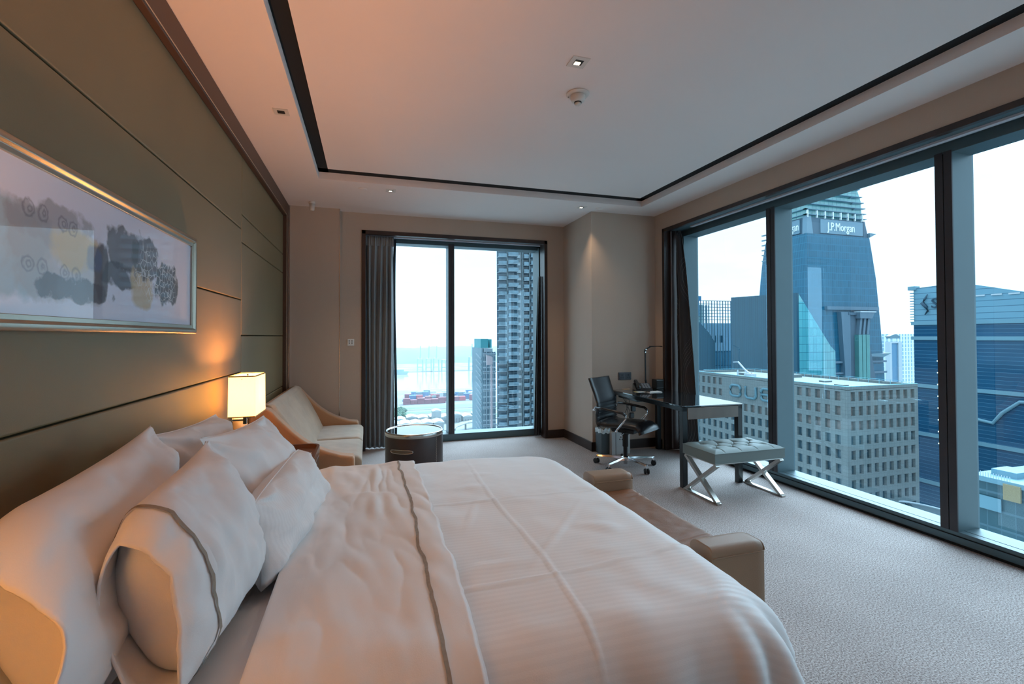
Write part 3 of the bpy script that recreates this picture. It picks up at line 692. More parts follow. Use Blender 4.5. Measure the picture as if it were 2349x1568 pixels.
def cuff():
    ns, nt = 130, 300; r = .15; x0, x1 = -.262, .268
    vs = []
    T = (YF - YN) / 2 - r + r * math.pi / 2 + .30
    lip = .05
    for i in range(ns):
        a = i / (ns - 1)
        for j in range(nt):
            tt = -T + 2 * T * j / (nt - 1)
            y, dy = prof(tt, YN - .020, YF + .020, r, 0)
            edge = .012 * fbm(y * 5, 2, 0) + .004 * math.sin(y * 23 + 3 * math.sin(y * 7))
            if a < .10:   # rolled head edge coming up from the mattress
                q = a / .10 * math.pi / 2; x = x0 + .03 - .03 * math.sin(q) ; zz = -.045 * math.cos(q)
                x = x0 + .035 * (1 - math.sin(q)) ; zz = -.044 * (math.cos(q))
            else:
                b = (a - .10) / .90; x = x0 + (x1 + edge - x0) * b; zz = .010 * min(1, b * 6)
            k = min(1, dy / .12)
            z = .622 + zz - dy + rounded_crown(x, y) + (abs(cuff_z(x, y)) + duvet_z(x, y, False)) * (min(1, max(0, (a - .1) * 8)) * .9 + .1)
            if dy > .03:
                y += (-1 if y < 2 else 1) * min(1, dy / .25) * (.009 * (1 + math.sin(x * 24 + 3 * fbm(x * 4, 3, 0))) + .006)
            if a > .985: z -= .008
            vs.append((x, y, z))
    mb = MB(); mb.add(vs, [(i * nt + j, (i + 1) * nt + j, (i + 1) * nt + j + 1, i * nt + j + 1) for i in range(ns - 1) for j in range(nt - 1)])
    t = thing('top_sheet', (0, 2.0, .6), 'white sheet with a taupe hem line turned down over the duvet', 'sheet')
    o = mb.build('turned_down_sheet', m_sheet, t, smooth=True)
    q = o.modifiers.new('solid', 'SOLIDIFY'); q.thickness = .004; q.offset = -1
    # hem line: a strip riding on the sheet
    def S(a_, j):
        i = a_ * (ns - 1); i0 = int(i); f = i - i0
        A = Vector(vs[i0 * nt + j]); B = Vector(vs[min(ns - 1, i0 + 1) * nt + j]); return A.lerp(B, f)
    sv = []
    for j in range(nt):
        aa = .845 + .006 * math.sin(j * .05)
        for k, da in enumerate((-.009, .009)):
            p = S(aa + da, j); A = S(aa, j); Bn = S(aa, min(nt - 1, j + 1)) - S(aa, max(0, j - 1)); An = S(aa + .03, j) - S(aa - .03, j)
            nrm = An.cross(Bn); nrm = nrm if nrm.z > 0 or abs(nrm.z) < 1e-9 else -nrm
            nrm.normalize()
            if abs(nrm.z) < .3:
                nrm = Vector((nrm.x, abs(nrm.y) * (-1 if p.y < 2 else 1), nrm.z))
            sv.append(tuple(p + nrm * .0065))
    m2 = MB(); m2.add(sv, [(2 * j, 2 * j + 1, 2 * j + 3, 2 * j + 2) for j in range(nt - 1)])
    m2.build('hem_line', m_hem, t, smooth=True)
cuff()

# ---- pillows
def pillow(root, TN, TF, BF, BN, T, open_near=False, seed=0, m=None, stripe=0.0, name='pillowcase', bulge=1.0, droop=0.0, soft=False):
    """TN top-near, TF top-far, BF bottom-far, BN bottom-near corners"""
    m = m or m_sheet
    TN, TF, BF, BN = map(Vector, (TN, TF, BF, BN))
    nu, na = 90, 72
    nrm0 = (TF - TN).cross(BN - TN); nrm0.normalize()
    if nrm0.x < 0: nrm0 = -nrm0
    vs = []; st = []
    rnd = seed * 7.3
    for i in range(nu):
        u = i / (nu - 1); uu = 2 * u - 1
        for j in range(na):
            a = 2 * math.pi * j / na
            v = math.cos(a); s = math.sin(a)
            vv = v * ((1.0 - .07 * abs(uu) ** 5) if soft else (1.02 - .085 * (1 - abs(uu) ** 2.2)))
            # pinch: ends bow inward between the corners
            ue = uu * (1.015 - (.075 if not (open_near and uu < 0) else 0) * (1 - v * v))
            U = (ue + 1) / 2; V = (vv + 1) / 2
            P = (BN.lerp(BF, U)).lerp(TN.lerp(TF, U), V)
            far = max(0, 1 - max(0, uu) ** 3.2) ** .75
            near = max(0, 1 - max(0, -uu) ** 3.2) ** .75 if not open_near else (1 - .30 * max(0, -uu) ** 3)
            if soft: far = max(0, 1 - max(0, uu) ** 5) ** .5; near = max(0, 1 - max(0, -uu) ** 5) ** .5
            th = T * far * near * (abs(s) ** ((.85 if soft else 1.0) + (.1 if soft else .5) * abs(uu) ** 3)) * (1 if s > 0 else -1)
            w = fbm(U * 3.2 + rnd, V * 2.4 + rnd, s * .7 + rnd) * .026 + .013 * noise.noise(Vector((U * 9 + rnd, V * 3, s)))
            # folds radiating from the corners
            for cu, cv in (((1, 1), (1, 0)) if open_near else ((0, 1), (1, 1), (1, 0), (0, 0))):
                d = math.hypot((U - cu) * 1.6, V - cv); 
                ang = math.atan2(V - cv, (U - cu) * 1.6 + 1e-6); w += (.008 if soft else .020) * math.exp(-(d / .38) ** 2) * math.sin(ang * 9 + seed * 2 + cu * 3)
            P = P + nrm0 * (th * bulge + w * min(1, abs(th) / (T * .5)) * (1 if s > 0 else .4))
            if open_near and uu < -.55: P.z -= droop * ((-.55 - uu) / .45) ** 2 * max(0, v + .2)
            if P.z < .579 and P.y < 2.95: P.z = .579 + (P.z - .579) * .05
            vs.append(tuple(P)); st.append((U * (TF - TN).length) / stripe if stripe else 0)
    mb = MB(); fs = [(i * na + j, (i + 1) * na + j, (i + 1) * na + (j + 1) % na, i * na + (j + 1) % na) for i in range(nu - 1) for j in range(na)]
    if not open_near: fs.append(tuple(range(na)))
    fs.append(tuple((nu - 1) * na + j for j in range(na))[::-1])
    mb.add(vs, fs)
    o = mb.build(name, m, root, smooth=True)
    if open_near: q = o.modifiers.new('solid', 'SOLIDIFY'); q.thickness = .006; q.offset = -1
    if stripe: stripe_attr(o, st)
    if open_near:
        # hem line a hand's width from the open end
        sv = []; i = int(.155 * (nu - 1)); c0 = sum((Vector(vs[i * na + j]) for j in range(na)), Vector()) / na
        for j in range(na + 1):
            jj = j % na; P = Vector(vs[i * na + jj]); Q = Vector(vs[(i + 1) * na + jj]); n = (P - c0).normalized(); d = (Q - P).normalized() * .0045
            sv += [tuple(P - d + n * .005), tuple(P + d + n * .005)]
        m2 = MB(); m2.add(sv, [(2 * j, 2 * j + 1, 2 * j + 3, 2 * j + 2) for j in range(na)]); m2.build('hem_line', m_hem, o if False else root, smooth=True)
        # the pillow inside the case
        iv = []; i1 = int(.20 * (nu - 1)); n2 = 10
        base = [Vector(vs[i1 * na + j]) for j in range(na)]; c = sum(base, Vector()) / na; ax = (TN - TF).normalized()
        for k in range(n2):
            q = k / (n2 - 1) * math.pi / 2
            for j in range(na): iv.append(tuple(c + (base[j] - c) * (.965 * math.cos(q) ** .6 + .001) + ax * (.055 * math.sin(q))))
        m3 = MB(); m3.add(iv, [(k * na + j, k * na + (j + 1) % na, (k + 1) * na + (j + 1) % na, (k + 1) * na + j) for k in range(n2 - 1) for j in range(na)])
        m3.build('pillow_filling', m_sheet, root, smooth=True)
    else:
        # sewn edge along the top
        sv = [vs[i * na] for i in range(2, nu - 2)]
        MB().tube(sv, .0028, 6).build('seam', m, root, smooth=True)
    return o
G = 'pillows on the bed'
p = thing('pillow', (-.66, 1.5, .58), 'large white pillow with open end leaning on the wall at the near left corner', 'pillow', G)
pillow(p, (-.700, 1.12, 1.02), (-.690, 1.86, 1.075), (-.55, 1.93, .60), (-.56, 1.03, .60), .115, True, 1, droop=.05)
p = thing('pillow', (-.66, 2.4, .58), 'white pillow against the wall behind the others, nearest the lamp', 'pillow', G)
pillow(p, (-.735, 1.93, 1.035), (-.725, 2.70, .99), (-.62, 2.86, .62), (-.61, 1.96, .60), .11, False, 2)
p = thing('pillow', (-.45, 1.6, .58), 'white pillow with taupe hem line and open end, front one on the near side', 'pillow', G)
pillow(p, (-.500, 1.20, 1.00), (-.475, 1.68, 1.055), (-.34, 1.86, .60), (-.40, 1.15, .60), .108, True, 3, droop=.05)
p = thing('pillow', (-.47, 2.35, .58), 'plump white pillow leaning in front on the far side of the bed', 'pillow', G)
pillow(p, (-.545, 1.86, 1.03), (-.505, 2.68, .975), (-.36, 2.74, .60), (-.38, 1.92, .60), .115, False, 4)
p = thing('lumbar_pillow', (-.27, 2.1, .58), 'small striped white lumbar pillow standing in front of the big pillows', 'pillow')
pillow(p, (-.335, 1.62, .875), (-.320, 2.48, .845), (-.215, 2.50, .60), (-.305, 1.60, .60), .088, False, 5, m=m_satin, stripe=.013, soft=True)

# ================================================================= bench at the foot
m_arm = mat('tan_leather', (.265, .15, .08), .55, var=.06, bump=.12, bscale=350, coat=.15, coatr=.35)
m_seatl = mat('cognac_leather', (.215, .092, .042), .55, var=.12, bump=.15, bscale=200, coat=.0, spec=.3)
bn = thing('bench', (1.3, 2.0, 0), 'tan leather bench with low arms along the foot of the bed', 'bench')
def arm_prof(hz, w):
    P = [(0, 0), (w, 0)]; r = .045
    for i in range(7): a = math.pi / 2 * i / 6; P.append((w - r + r * math.cos(a), hz - r * .8 + r * .8 * math.sin(a)))
    for i in range(7): a = math.pi / 2 + math.pi / 2 * i / 6; P.append((r * .6 + r * .6 * math.cos(a), hz - r * .6 + r * .6 * math.sin(a)))
    return P
for y0, y1, nm in ((1.47, 1.60, 0), (2.42, 2.57, 1)):
    mb = MB(); n = 13; X0, X1 = 1.225, 1.475
    w = y1 - y0; P = arm_prof(.585, w)
    secs = []
    for k in range(n):
        t = k / (n - 1); x = X0 + (X1 - X0) * t; e = 0 if t < .85 else (t - .85) / .15
        ins = .018 * (1 - math.sqrt(max(0, 1 - e * e)))
        secs.append([(x, y0 + w / 2 + (u - w / 2) * (1 - ins * 6), z * (1 - ins * .9) if z > 0 else 0) for u, z in P])
    m_ = len(P); mb.add([v for s_ in secs for v in s_], [(k * m_ + j, (k + 1) * m_ + j, (k + 1) * m_ + (j + 1) % m_, k * m_ + (j + 1) % m_) for k in range(n - 1) for j in range(m_)] + [tuple(range(m_)), tuple((n - 1) * m_ + j for j in range(m_))[::-1]])
    a = mb.build('arm', m_arm, bn, smooth=False, bevel=.004)
    for q in a.data.polygons: q.use_smooth = True
    yy = y0 if nm == 0 else y1
    tp = [(x_ / 20 * (X1 - X0 - .01) + X0, y0 - .0005, .548) for x_ in range(21)]
    MB().tube(tp, .0028, 6).build('welt', m_arm, a, smooth=True)
    tp = [(1.470, y0 + w * .5 + (u - w / 2) * .93, z * .985) for u, z in P[2:]]
    MB().tube(tp, .003, 6).build('welt', m_arm, a, smooth=True)
def bseat(u, v):
    x = 1.225 + u * .25; y = 1.598 + v * .824
    e = min(u, 1 - u) * 7; ez = -.03 * (1 - min(1, (1 - u) * 9)) ** 2
    wr = .004 * math.sin(y * 95 + 6 * fbm(y * 4, x * 3)) * max(0, math.sin(v * 9)) * u + .003 * fbm(x * 9, y * 9)
    return (x + .012 * (u ** 12), y, .490 + ez + wr)
mb = MB().grid(bseat, 30, 110)
mb.build('seat_cushion', m_seatl, bn, smooth=True, solid=.01)
mb = MB(); mb.box((1.225, 1.60, .06), (1.468, 2.42, .475)); mb.build('front_rail', m_arm, bn, bevel=.012, seg=3)
MB().box((1.235, 1.5, 0), (1.45, 2.54, .06)).build('plinth', m_base, bn)

# ================================================================= sofa
m_sofa_arm = mat('terracotta_suede', (.46, .235, .115), .85, var=.07, vscale=5, sheen=.4, bump=.1, bscale=250)
m_sofa = mat('sand_suede', (.40, .275, .18), .85, var=.16, vscale=6, sheen=.5, bump=.1, bscale=250, stretch=(1, .5, 1))
sf = thing('sofa', (-.45, 4.85, 0), 'sand suede two-seat sofa with curved sloping arms in the far left corner', 'sofa')
ARM = [(-.86, .0), (-.10, .0), (-.095, .30), (-.098, .405), (-.112, .428), (-.20, .440), (-.287, .470), (-.36, .502), (-.421, .537), (-.49, .588), (-.553, .645), (-.61, .705), (-.651, .748), (-.69, .795), (-.72, .825), (-.76, .838), (-.80, .832), (-.84, .80), (-.86, .78)]
for y0, y1 in ((3.98, 4.10), (5.60, 5.74)):
    MB().prism(ARM, 1, y0, y1).build('arm', m_sofa_arm, sf, bevel=.022, seg=4, ang=.9)
def sback(u, v):
    y = 4.09 + u * 1.52; k = v
    # section: up the front of the back rest, rolling over the top
    if k < .75: t = k / .75; x = -.46 - .245 * t ** 1.1 ; z = .36 + .44 * t
    else: t = (k - .75) / .25 * math.pi * .8; x = -.705 - .04 * (1 - math.cos(t)) * .9 ; z = .80 + .040 * math.sin(t)
    x += .018 * math.sin(math.pi * k) + .006 * fbm(y * 4, k * 3) ; e = min(u, 1 - u)
    return (x - .03 * max(0, 1 - e * 30), y, z)
MB().grid(sback, 90, 40).build('backrest', m_sofa, sf, smooth=True, solid=.02)
MB().prism([(-.86, .1), (-.50, .1), (-.50, .36), (-.70, .76), (-.74, .80), (-.86, .80)], 1, 4.09, 5.61).build('back_frame', m_sofa_arm, sf, bevel=.02, seg=3)
for ya, yb in ((4.095, 4.845), (4.855, 5.605)):
    def cu(u, v):
        x = -.56 + .515 * u; y = ya + (yb - ya) * v; e = min(v, 1 - v); 
        z = .398 + .012 * math.sin(math.pi * v) * math.sin(math.pi * min(1, u * 1.1)) - .018 * max(0, 1 - e * 16) ** 2 - .03 * max(0, (u - .9) / .1) ** 2 + .004 * fbm(x * 6, y * 6)
        return (x, y, z)
    mb = MB(); g_ = 30
    mb.grid(cu, g_, g_)
    n0 = len(mb.v); # skirts
    def skirt(idx):
        b = len(mb.v)
        for i in idx: x, y, z = mb.v[i]; mb.v.append((x + .0, y, .29))
        for k in range(len(idx) - 1): mb.f.append((idx[k], idx[k + 1], b + k + 1, b + k))
    skirt([(g_ - 1) * g_ + j for j in range(g_)]); skirt([i * g_ for i in range(g_)]); skirt([i * g_ + g_ - 1 for i in range(g_)])
    mb.build('seat_cushion', m_sofa, sf, smooth=True, solid=.0, merge=True)
MB().box((-.80, 4.095, .07), (-.055, 5.605, .30)).build('seat_base', m_sofa, sf, bevel=.015, seg=3)
for x in (-.80, -.16):
    for y in (4.03, 5.65): pass

# ================================================================= drum side table
m_drum = mat('dark_brown_leather', (.052, .034, .031), .45, var=.05, bump=.08, bscale=300)
m_mirror = mat('black_glass_top', (.01, .012, .014), .02, var=0, spec=1.0, coat=1.0, coatr=0.0)
dr = thing('drum_table', (.45, 4.83, 0), 'round brown leather drum table with glass top and steel rim beside the sofa', 'side table')
R = .283
MB().lathe([(0, .01), (R - .004, .01), (R, .016), (R, .405), (R - .003, .412), (0, .412)], (0, 0), 72).build('drum', m_drum, dr, smooth=False, local=True, bevel=.002)
for q in dr.children[0].data.polygons: q.use_smooth = len(q.vertices) == 4
MB().lathe([(R + .002, .408), (R + .004, .414), (R + .004, .440), (R, .448), (R - .010, .450), (R - .018, .446), (R - .02, .412)], (0, 0), 72, cap=False).build('steel_rim', m_steel, dr, smooth=True, local=True)
MB().lathe([(0, .438), (R - .017, .438), (R - .017, .442), (0, .442)], (0, 0), 72).build('glass_top', m_mirror, dr, local=True)
# recessed pull on the drum facing the bed
hp = math.radians(-122)
def onr(a, z, r): return (r * math.cos(a), r * math.sin(a), z)
path = []
for k in range(40):
    q = 2 * math.pi * k / 40; da = .42 * (abs(math.cos(q)) ** .5) * (1 if math.cos(q) > 0 else -1); dz = .017 * (abs(math.sin(q)) ** .9) * (1 if math.sin(q) > 0 else -1)
    path.append(onr(hp + da, .285 + dz, R + .001))
h = MB().tube(path, .0055, 8, closed=True).build('handle', m_steel, dr, smooth=True, local=True)
def rec(u, v): a = hp - .39 + .78 * u; return onr(a, .271 + .028 * v, R + .0015)
MB().grid(rec, 20, 3).build('handle_recess', mat('dull_bronze', (.22, .17, .13), .35, metal=.8), h, smooth=True, local=True)
sx = []
for k in range(34): sx.append(onr(math.radians(-48) + (.020 if k % 2 else -.004), .02 + k * .0115, R + .001))
MB().tube(sx, .0016, 5).build('zigzag_stitching', mat('beige_thread', (.45, .4, .36), .7), dr, local=True)
# ================================================================= desk
m_dblack = mat('black_lacquer', (.008, .010, .012), .32, var=.05, coat=.1, coatr=.2, spec=.4)
m_dglass = mat('black_desk_glass', (.012, .015, .017), .03, var=0, spec=1.0, coat=1.0, coatr=.0)
m_apron = mat('grey_oak_veneer', (.155, .125, .105), .5, var=.12, vscale=10, stretch=(1, 1, .2))
dk = thing('desk', (3.07, 4.33, 0), 'black glass-topped writing desk standing against the column wall', 'desk')
dk.rotation_euler = (0, 0, -.035)
hx, hy = .325, .71
MB().box((-hx, -hy, .728), (hx, hy, .740)).build('glass_top', m_dglass, dk, local=True, bevel=.001)
mb = MB(); mb.box((-hx + .004, -hy + .004, .69), (-hx + .05, hy - .004, .728)); mb.box((hx - .05, -hy + .004, .69), (hx - .004, hy - .004, .728)); mb.box((-hx + .05, -hy + .03, .715), (hx - .05, hy - .004, .728))
mb.build('frame_rail', m_dblack, dk, local=True, bevel=.002)
for sx_ in (-1, 1):
    for sy_ in (-1, 1):
        x0 = sx_ * (hx - .028); y0 = sy_ * (hy - .030)
        MB().box((x0 - .024, y0 - .026, 0), (x0 + .024, y0 + .026, .728)).build('leg', m_dblack, dk, local=True, bevel=.002)
MB().box((-hx + .053, -hy - .001, .618), (hx - .053, -hy + .02, .722)).build('apron', m_apron, dk, local=True, bevel=.002)
d_ = MB().box((-hx + .06, .20, .655), (hx - .06, .62, .715)).build('drawer_box', m_dblack, dk, local=True, bevel=.003)
m_silver = mat('satin_silver_plastic', (.35, .36, .38), .35, var=.02)
def onDesk(x, y, z=.741):  # world point on the desk
    return (x, y, z)
# desk lamp
m_mblack = mat('matt_black_metal', (.010, .010, .011), .6, var=.05)
dl = thing('desk_lamp', (3.215, 4.955, .741), 'slim black jointed desk lamp at the far corner of the desk', 'lamp')
MB().lathe([(0, 0), (.055, 0), (.058, .006), (.055, .014), (0, .016)], (0, 0), 32).build('base', m_mblack, dl, local=True, smooth=True)
mb = MB(); mb.bar((.0, 0, .012), (-.022, 0, .11), .018, .018); mb.bar((-.022, 0, .10), (-.024, 0, .445), .011, .014); mb.build('stem', m_mblack, dl, local=True, bevel=.001)
mb = MB(); mb.bar((-.030, 0, .435), (-.018, 0, .475), .012, .020); mb.bar((-.022, 0, .472), (.045, -.0, .502), .010, .013); mb.build('arm', m_mblack, dl, local=True, bevel=.001)
for x, z in ((-.026, .44), (-.018, .472)):
    MB().tube([(x, -.012, z), (x, .012, z)], .008, 10).build('joint', m_steel, dl, local=True)
hd = MB(); n = 12; secs = []
for k in range(n):
    t = k / (n - 1); w = .022 * math.sin(math.pi * min(1, t * 1.1 + .12)) ** .5 + .004; secs.append([(.04 + .165 * t, -w, .500 + .004 * math.sin(math.pi * t)), (.04 + .165 * t, w, .500 + .004 * math.sin(math.pi * t)), (.04 + .165 * t, w * .8, .512), (.04 + .165 * t, -w * .8, .512)])
hd.add([v for s_ in secs for v in s_], [(k * 4 + j, (k + 1) * 4 + j, (k + 1) * 4 + (j + 1) % 4, k * 4 + (j + 1) % 4) for k in range(n - 1) for j in range(4)] + [(0, 1, 2, 3), (n * 4 - 1, n * 4 - 2, n * 4 - 3, n * 4 - 4)])
h_ = hd.build('lamp_head', m_mblack, dl, local=True, bevel=.002); MB().box((.205, -.005, .501), (.214, .005, .509)).build('tip', m_steel, h_, local=True)
# telephone
m_phone = mat('black_phone_plastic', (.013, .015, .018), .3, var=.03, coat=.3)
ph = thing('telephone', (3.05, 4.81, .741), 'black desk telephone with handset and key panel on the desk', 'telephone'); ph.rotation_euler = (0, 0, -.35)
MB().prism([(-.11, .0), (.11, .0), (.11, .012), (.085, .075), (.06, .082), (-.09, .030), (-.11, .018)], 0, -.09, .10).build('body', m_phone, ph, local=True, bevel=.006, seg=3)
mb = MB()
def ph_top(y): return .0325 + (y + .09) * (.05 / .15)
hs = MB(); hs.tube([(-.055, -.115, .035), (-.056, -.09, .052), (-.056, -.03, .082), (-.056, .03, .100), (-.055, .075, .100), (-.054, .095, .086)], [.020, .024, .017, .017, .024, .020], 12)
hs.build('handset', m_phone, ph, local=True, smooth=True)
pn = MB(); pn.add([(-.015, -.085, ph_top(-.085) + .001), (.09, -.085, ph_top(-.085) + .001), (.09, .05, ph_top(.05) + .001), (-.015, .05, ph_top(.05) + .001)], [(0, 1, 2, 3)]); pnl = pn.build('key_panel', mat('dark_grey_panel', (.06, .07, .08), .4), ph, local=True, solid=.002)
for i in range(3):
    for j in range(5):
        x = -.002 + i * .030; y = -.075 + j * .026; z = ph_top(y + .006)
        MB().box((x, y, z), (x + .021, y + .013, z + .006)).build('key', m_silver, pnl, local=True)
# dark speaker block behind
bx = thing('speaker', (3.345, 4.93, .741), 'small black box-shaped speaker behind the telephone', 'speaker')
MB().box((-.055, -.05, 0), (.055, .05, .115)).build('housing', m_phone, bx, local=True, bevel=.010, seg=3); MB().box((-.045, -.053, .015), (.045, -.049, .100)).build('grille', m_mblack, bx, local=True, bevel=.002)
# papers on the desk
t = thing('notepad', (3.085, 4.635, .741), 'white notepad with pen in front of the telephone', 'notepad'); t.rotation_euler = (0, 0, .0)
MB().box((-.075, -.05, 0), (.085, .05, .006)).build('pad', m_paper, t, local=True, bevel=.001)
MB().tube([(-.06, -.03, .011), (-.09, .05, .011)], .0045, 8).build('pen', m_phone, t, local=True)
t = thing('card', (2.955, 4.70, .741), 'yellow-edged white card lying beside the notepad', 'card')
MB().box((-.055, -.04, 0), (.055, .045, .002)).build('card_sheet', m_paper, t, local=True); MB().box((-.055, -.04, .002), (-.04, .045, .0026)).build('yellow_edge', m_yel, t, local=True)
t = thing('card', (2.955, 4.99, .741), 'cream card at the far end of the desk behind the telephone', 'card')
MB().box((-.05, -.03, 0), (.05, .03, .002)).build('card_sheet', mat('cream_card', (.75, .6, .45), .6), t, local=True)
# cables hanging below the desk
t = thing('power_adapter', (2.93, 4.96, .5), 'black power adapters and cables hanging below the desk', 'cables')
MB().tube([(.02, .05, .19), (.01, .0, .02), (.03, -.02, -.10)], .003, 6).build('cable', m_phone, t, local=True, smooth=True)
MB().tube([(-.05, .05, .19), (.0, -.01, .08), (.05, .0, -.02), (.06, .0, -.08)], .003, 6).build('cable', m_phone, t, local=True, smooth=True)
MB().tube([(.09, .05, .19), (.04, .0, .07), (-.02, -.01, -.03)], .003, 6).build('cable', m_phone, t, local=True, smooth=True)
MB().box((.055, -.03, -.02), (.115, .0, .05)).build('plug_block', m_phone, t, local=True, bevel=.01, seg=3)
MB().box((.035, -.03, -.10), (.095, .0, -.03)).build('plug_block', m_phone, t, local=True, bevel=.012, seg=3)
MB().tube([(.03 + .035 * math.cos(a / 8 * math.pi), -.02, -.15 + .03 * math.sin(a / 8 * math.pi)) for a in range(16)], .008, 8, closed=True).build('coiled_cable', m_phone, t, local=True, smooth=True)
for o_ in list(t.children): pass
# waste bin and white floor box
t = thing('waste_bin', (2.65, 5.02, 0), 'slim black waste bin with plastic liner beside the column', 'bin')
m_bin = mat('dark_grey_bin', (.06, .08, .09), .45)
mb = MB(); mb.box((-.055, -.075, 0), (.055, .075, .262)); mb.build('bin_body', m_bin, t, local=True, bevel=.006)
m_liner = mat('clear_liner', (.65, .75, .78), .25, var=.2, vscale=40)
def lin(u, v):
    a = u * 2 * math.pi; c, s = math.cos(a), math.sin(a); k = max(abs(c), abs(s)); w = 1.06 + .05 * math.sin(a * 9) * v
    return (.056 * c / k * w, .076 * s / k * w, .245 + .050 * v + .008 * math.sin(a * 7))
MB().grid(lin, 60, 6, closed_u=True).build('liner', m_liner, t, local=True, smooth=True)
t = thing('floor_box', (2.82, 4.95, 0), 'white metal box with small round holes under the desk', 'box')
MB().box((-.12, -.055, 0), (.12, .12, .262)).build('box_body', mat('off_white_metal', (.50, .52, .52), .4), t, local=True, bevel=.004)
MB().box((-.068, -.057, .0), (-.064, -.054, .262)).build('door_gap', m_black, t, local=True)
for x, z in ((.0, .20), (-.014, .175), (.016, .172)): MB().tube([(x, -.0565, z), (x, -.054, z)], .007, 10).build('hole', m_black, t, local=True)
MB().box((.045, -.063, .01), (.065, -.054, .05)).build('latch', m_black, t, local=True)

# ================================================================= office chair
m_cleath = mat('black_chair_leather', (.016, .017, .020), .27, var=.1, bump=.12, bscale=250, coat=.35, coatr=.2)
ch = thing('office_chair', (2.605, 4.43, 0), 'black leather swivel office chair with chrome arms and five casters at the desk', 'chair')
ch.rotation_euler = (0, 0, math.radians(-58))
# local: chair faces +x
def shell(path, w, th, nw=15):
    """path of (x, z) centre line; returns grid mesh"""
    mb = MB(); n = len(path)
    def F(u, v, side):
        i = u * (n - 1); i0 = min(n - 2, int(i)); f = i - i0; x = path[i0][0] * (1 - f) + path[i0 + 1][0] * f; z = path[i0][1] * (1 - f) + path[i0 + 1][1] * f
        tx = path[i0 + 1][0] - path[i0][0]; tz = path[i0 + 1][1] - path[i0][1]; l = math.hypot(tx, tz); nx, nz_ = -tz / l, tx / l
        ww = w * (1 - .06 * math.sin(math.pi * u)); s = 2 * v - 1
        e = (1 - abs(s) ** 6) ** .5 * th / 2
        cup = -.018 * (1 - s * s)
        return (x + nx * (side * e + cup), s * ww / 2, z + nz_ * (side * e + cup))
    na = 2 * nw
    def G_(u, a):
        k = a * 2
        return F(u, k if k <= 1 else 2 - k, 1 if k <= 1 else -1)
    nu = 60
    mb.grid(lambda u, v: G_(u, v), nu, na)
    mb.f.append(tuple(j for j in range(na))); mb.f.append(tuple((nu - 1) * na + j for j in range(na))[::-1])
    return mb
back = [(-.205, .42), (-.228, .47), (-.232, .54), (-.222, .60), (-.222, .66), (-.25, .75), (-.285, .84), (-.315, .925)]
seat = [(.265, .395), (.255, .425), (.21, .452), (.10, .455), (-.02, .448), (-.12, .440), (-.19, .445), (-.215, .46)]
bk = shell(back[::-1], .44, .045)
b_ = bk.build('backrest', m_cleath, ch, local=True, smooth=True, merge=True)
for k in range(5):
    z = .50 + k * .032
    pts = []
    for j in range(15):
        s = j / 7 - 1; x = -.20 - .006 * (1 - 0) + .018 * (1 - s * s) * -0.0
        pts.append((-.203 + .016 * 0 - .010 * (1 - s * s) * 0 + (.0 if z < .6 else .004) - .018 * (s * s) * 0, s * .195, z))
    MB().tube([(p[0] - .014 + .012 * (abs(p[1]) / .195) ** 2, p[1], p[2]) for p in pts], .0045, 6).build('seam_roll', m_cleath, b_, local=True, smooth=True)
shell(seat, .46, .055).build('seat', m_cleath, ch, local=True, smooth=True, merge=True)
for sy_ in (-1, 1):
    y = sy_ * .245
    pts = [(-.235, y * .93, .60), (-.215, y, .625), (-.12, y * 1.03, .622), (.02, y * 1.03, .607), (.10, y * 1.02, .598), (.135, y, .575), (.135, y, .545), (.10, y, .50), (.03, y * .96, .425), (.02, y * .9, .405)]
    MB().tube(pts, .0105, 10).build('armrest', m_chrome, ch, local=True, smooth=True)
    MB().tube([(px_, py_, pz_ + .002) for px_, py_, pz_ in pts[1:6]], .0135, 10).build('arm_pad', m_cleath, ch, local=True, smooth=True)
    MB().tube([(-.235, y * .88, .60), (-.235, y * 1.0, .60)], .014, 12).build('arm_bolt', m_chrome, ch, local=True, smooth=True)
    MB().tube([(.02, y * .82, .405), (.02, y * .98, .405)], .012, 12).build('arm_bolt', m_chrome, ch, local=True, smooth=True)
MB().box((-.12, -.09, .365), (.14, .09, .415)).build('tilt_mechanism', m_mblack, ch, local=True, bevel=.015, seg=2)
MB().tube([(.05, -.08, .385), (.06, -.22, .37)], .006, 8).build('height_lever', m_chrome, ch, local=True, smooth=True)
MB().lathe([(0, .085), (.022, .085), (.022, .21), (.030, .212), (.030, .33), (.036, .34), (.05, .37), (0, .37)], (0, 0), 24).build('gas_column', m_mblack, ch, local=True, smooth=True)
MB().lathe([(0, .03), (.020, .03), (.020, .07), (.045, .075), (.045, .105), (.025, .118), (0, .118)], (0, 0), 24).build('hub', m_chrome, ch, local=True, smooth=True)
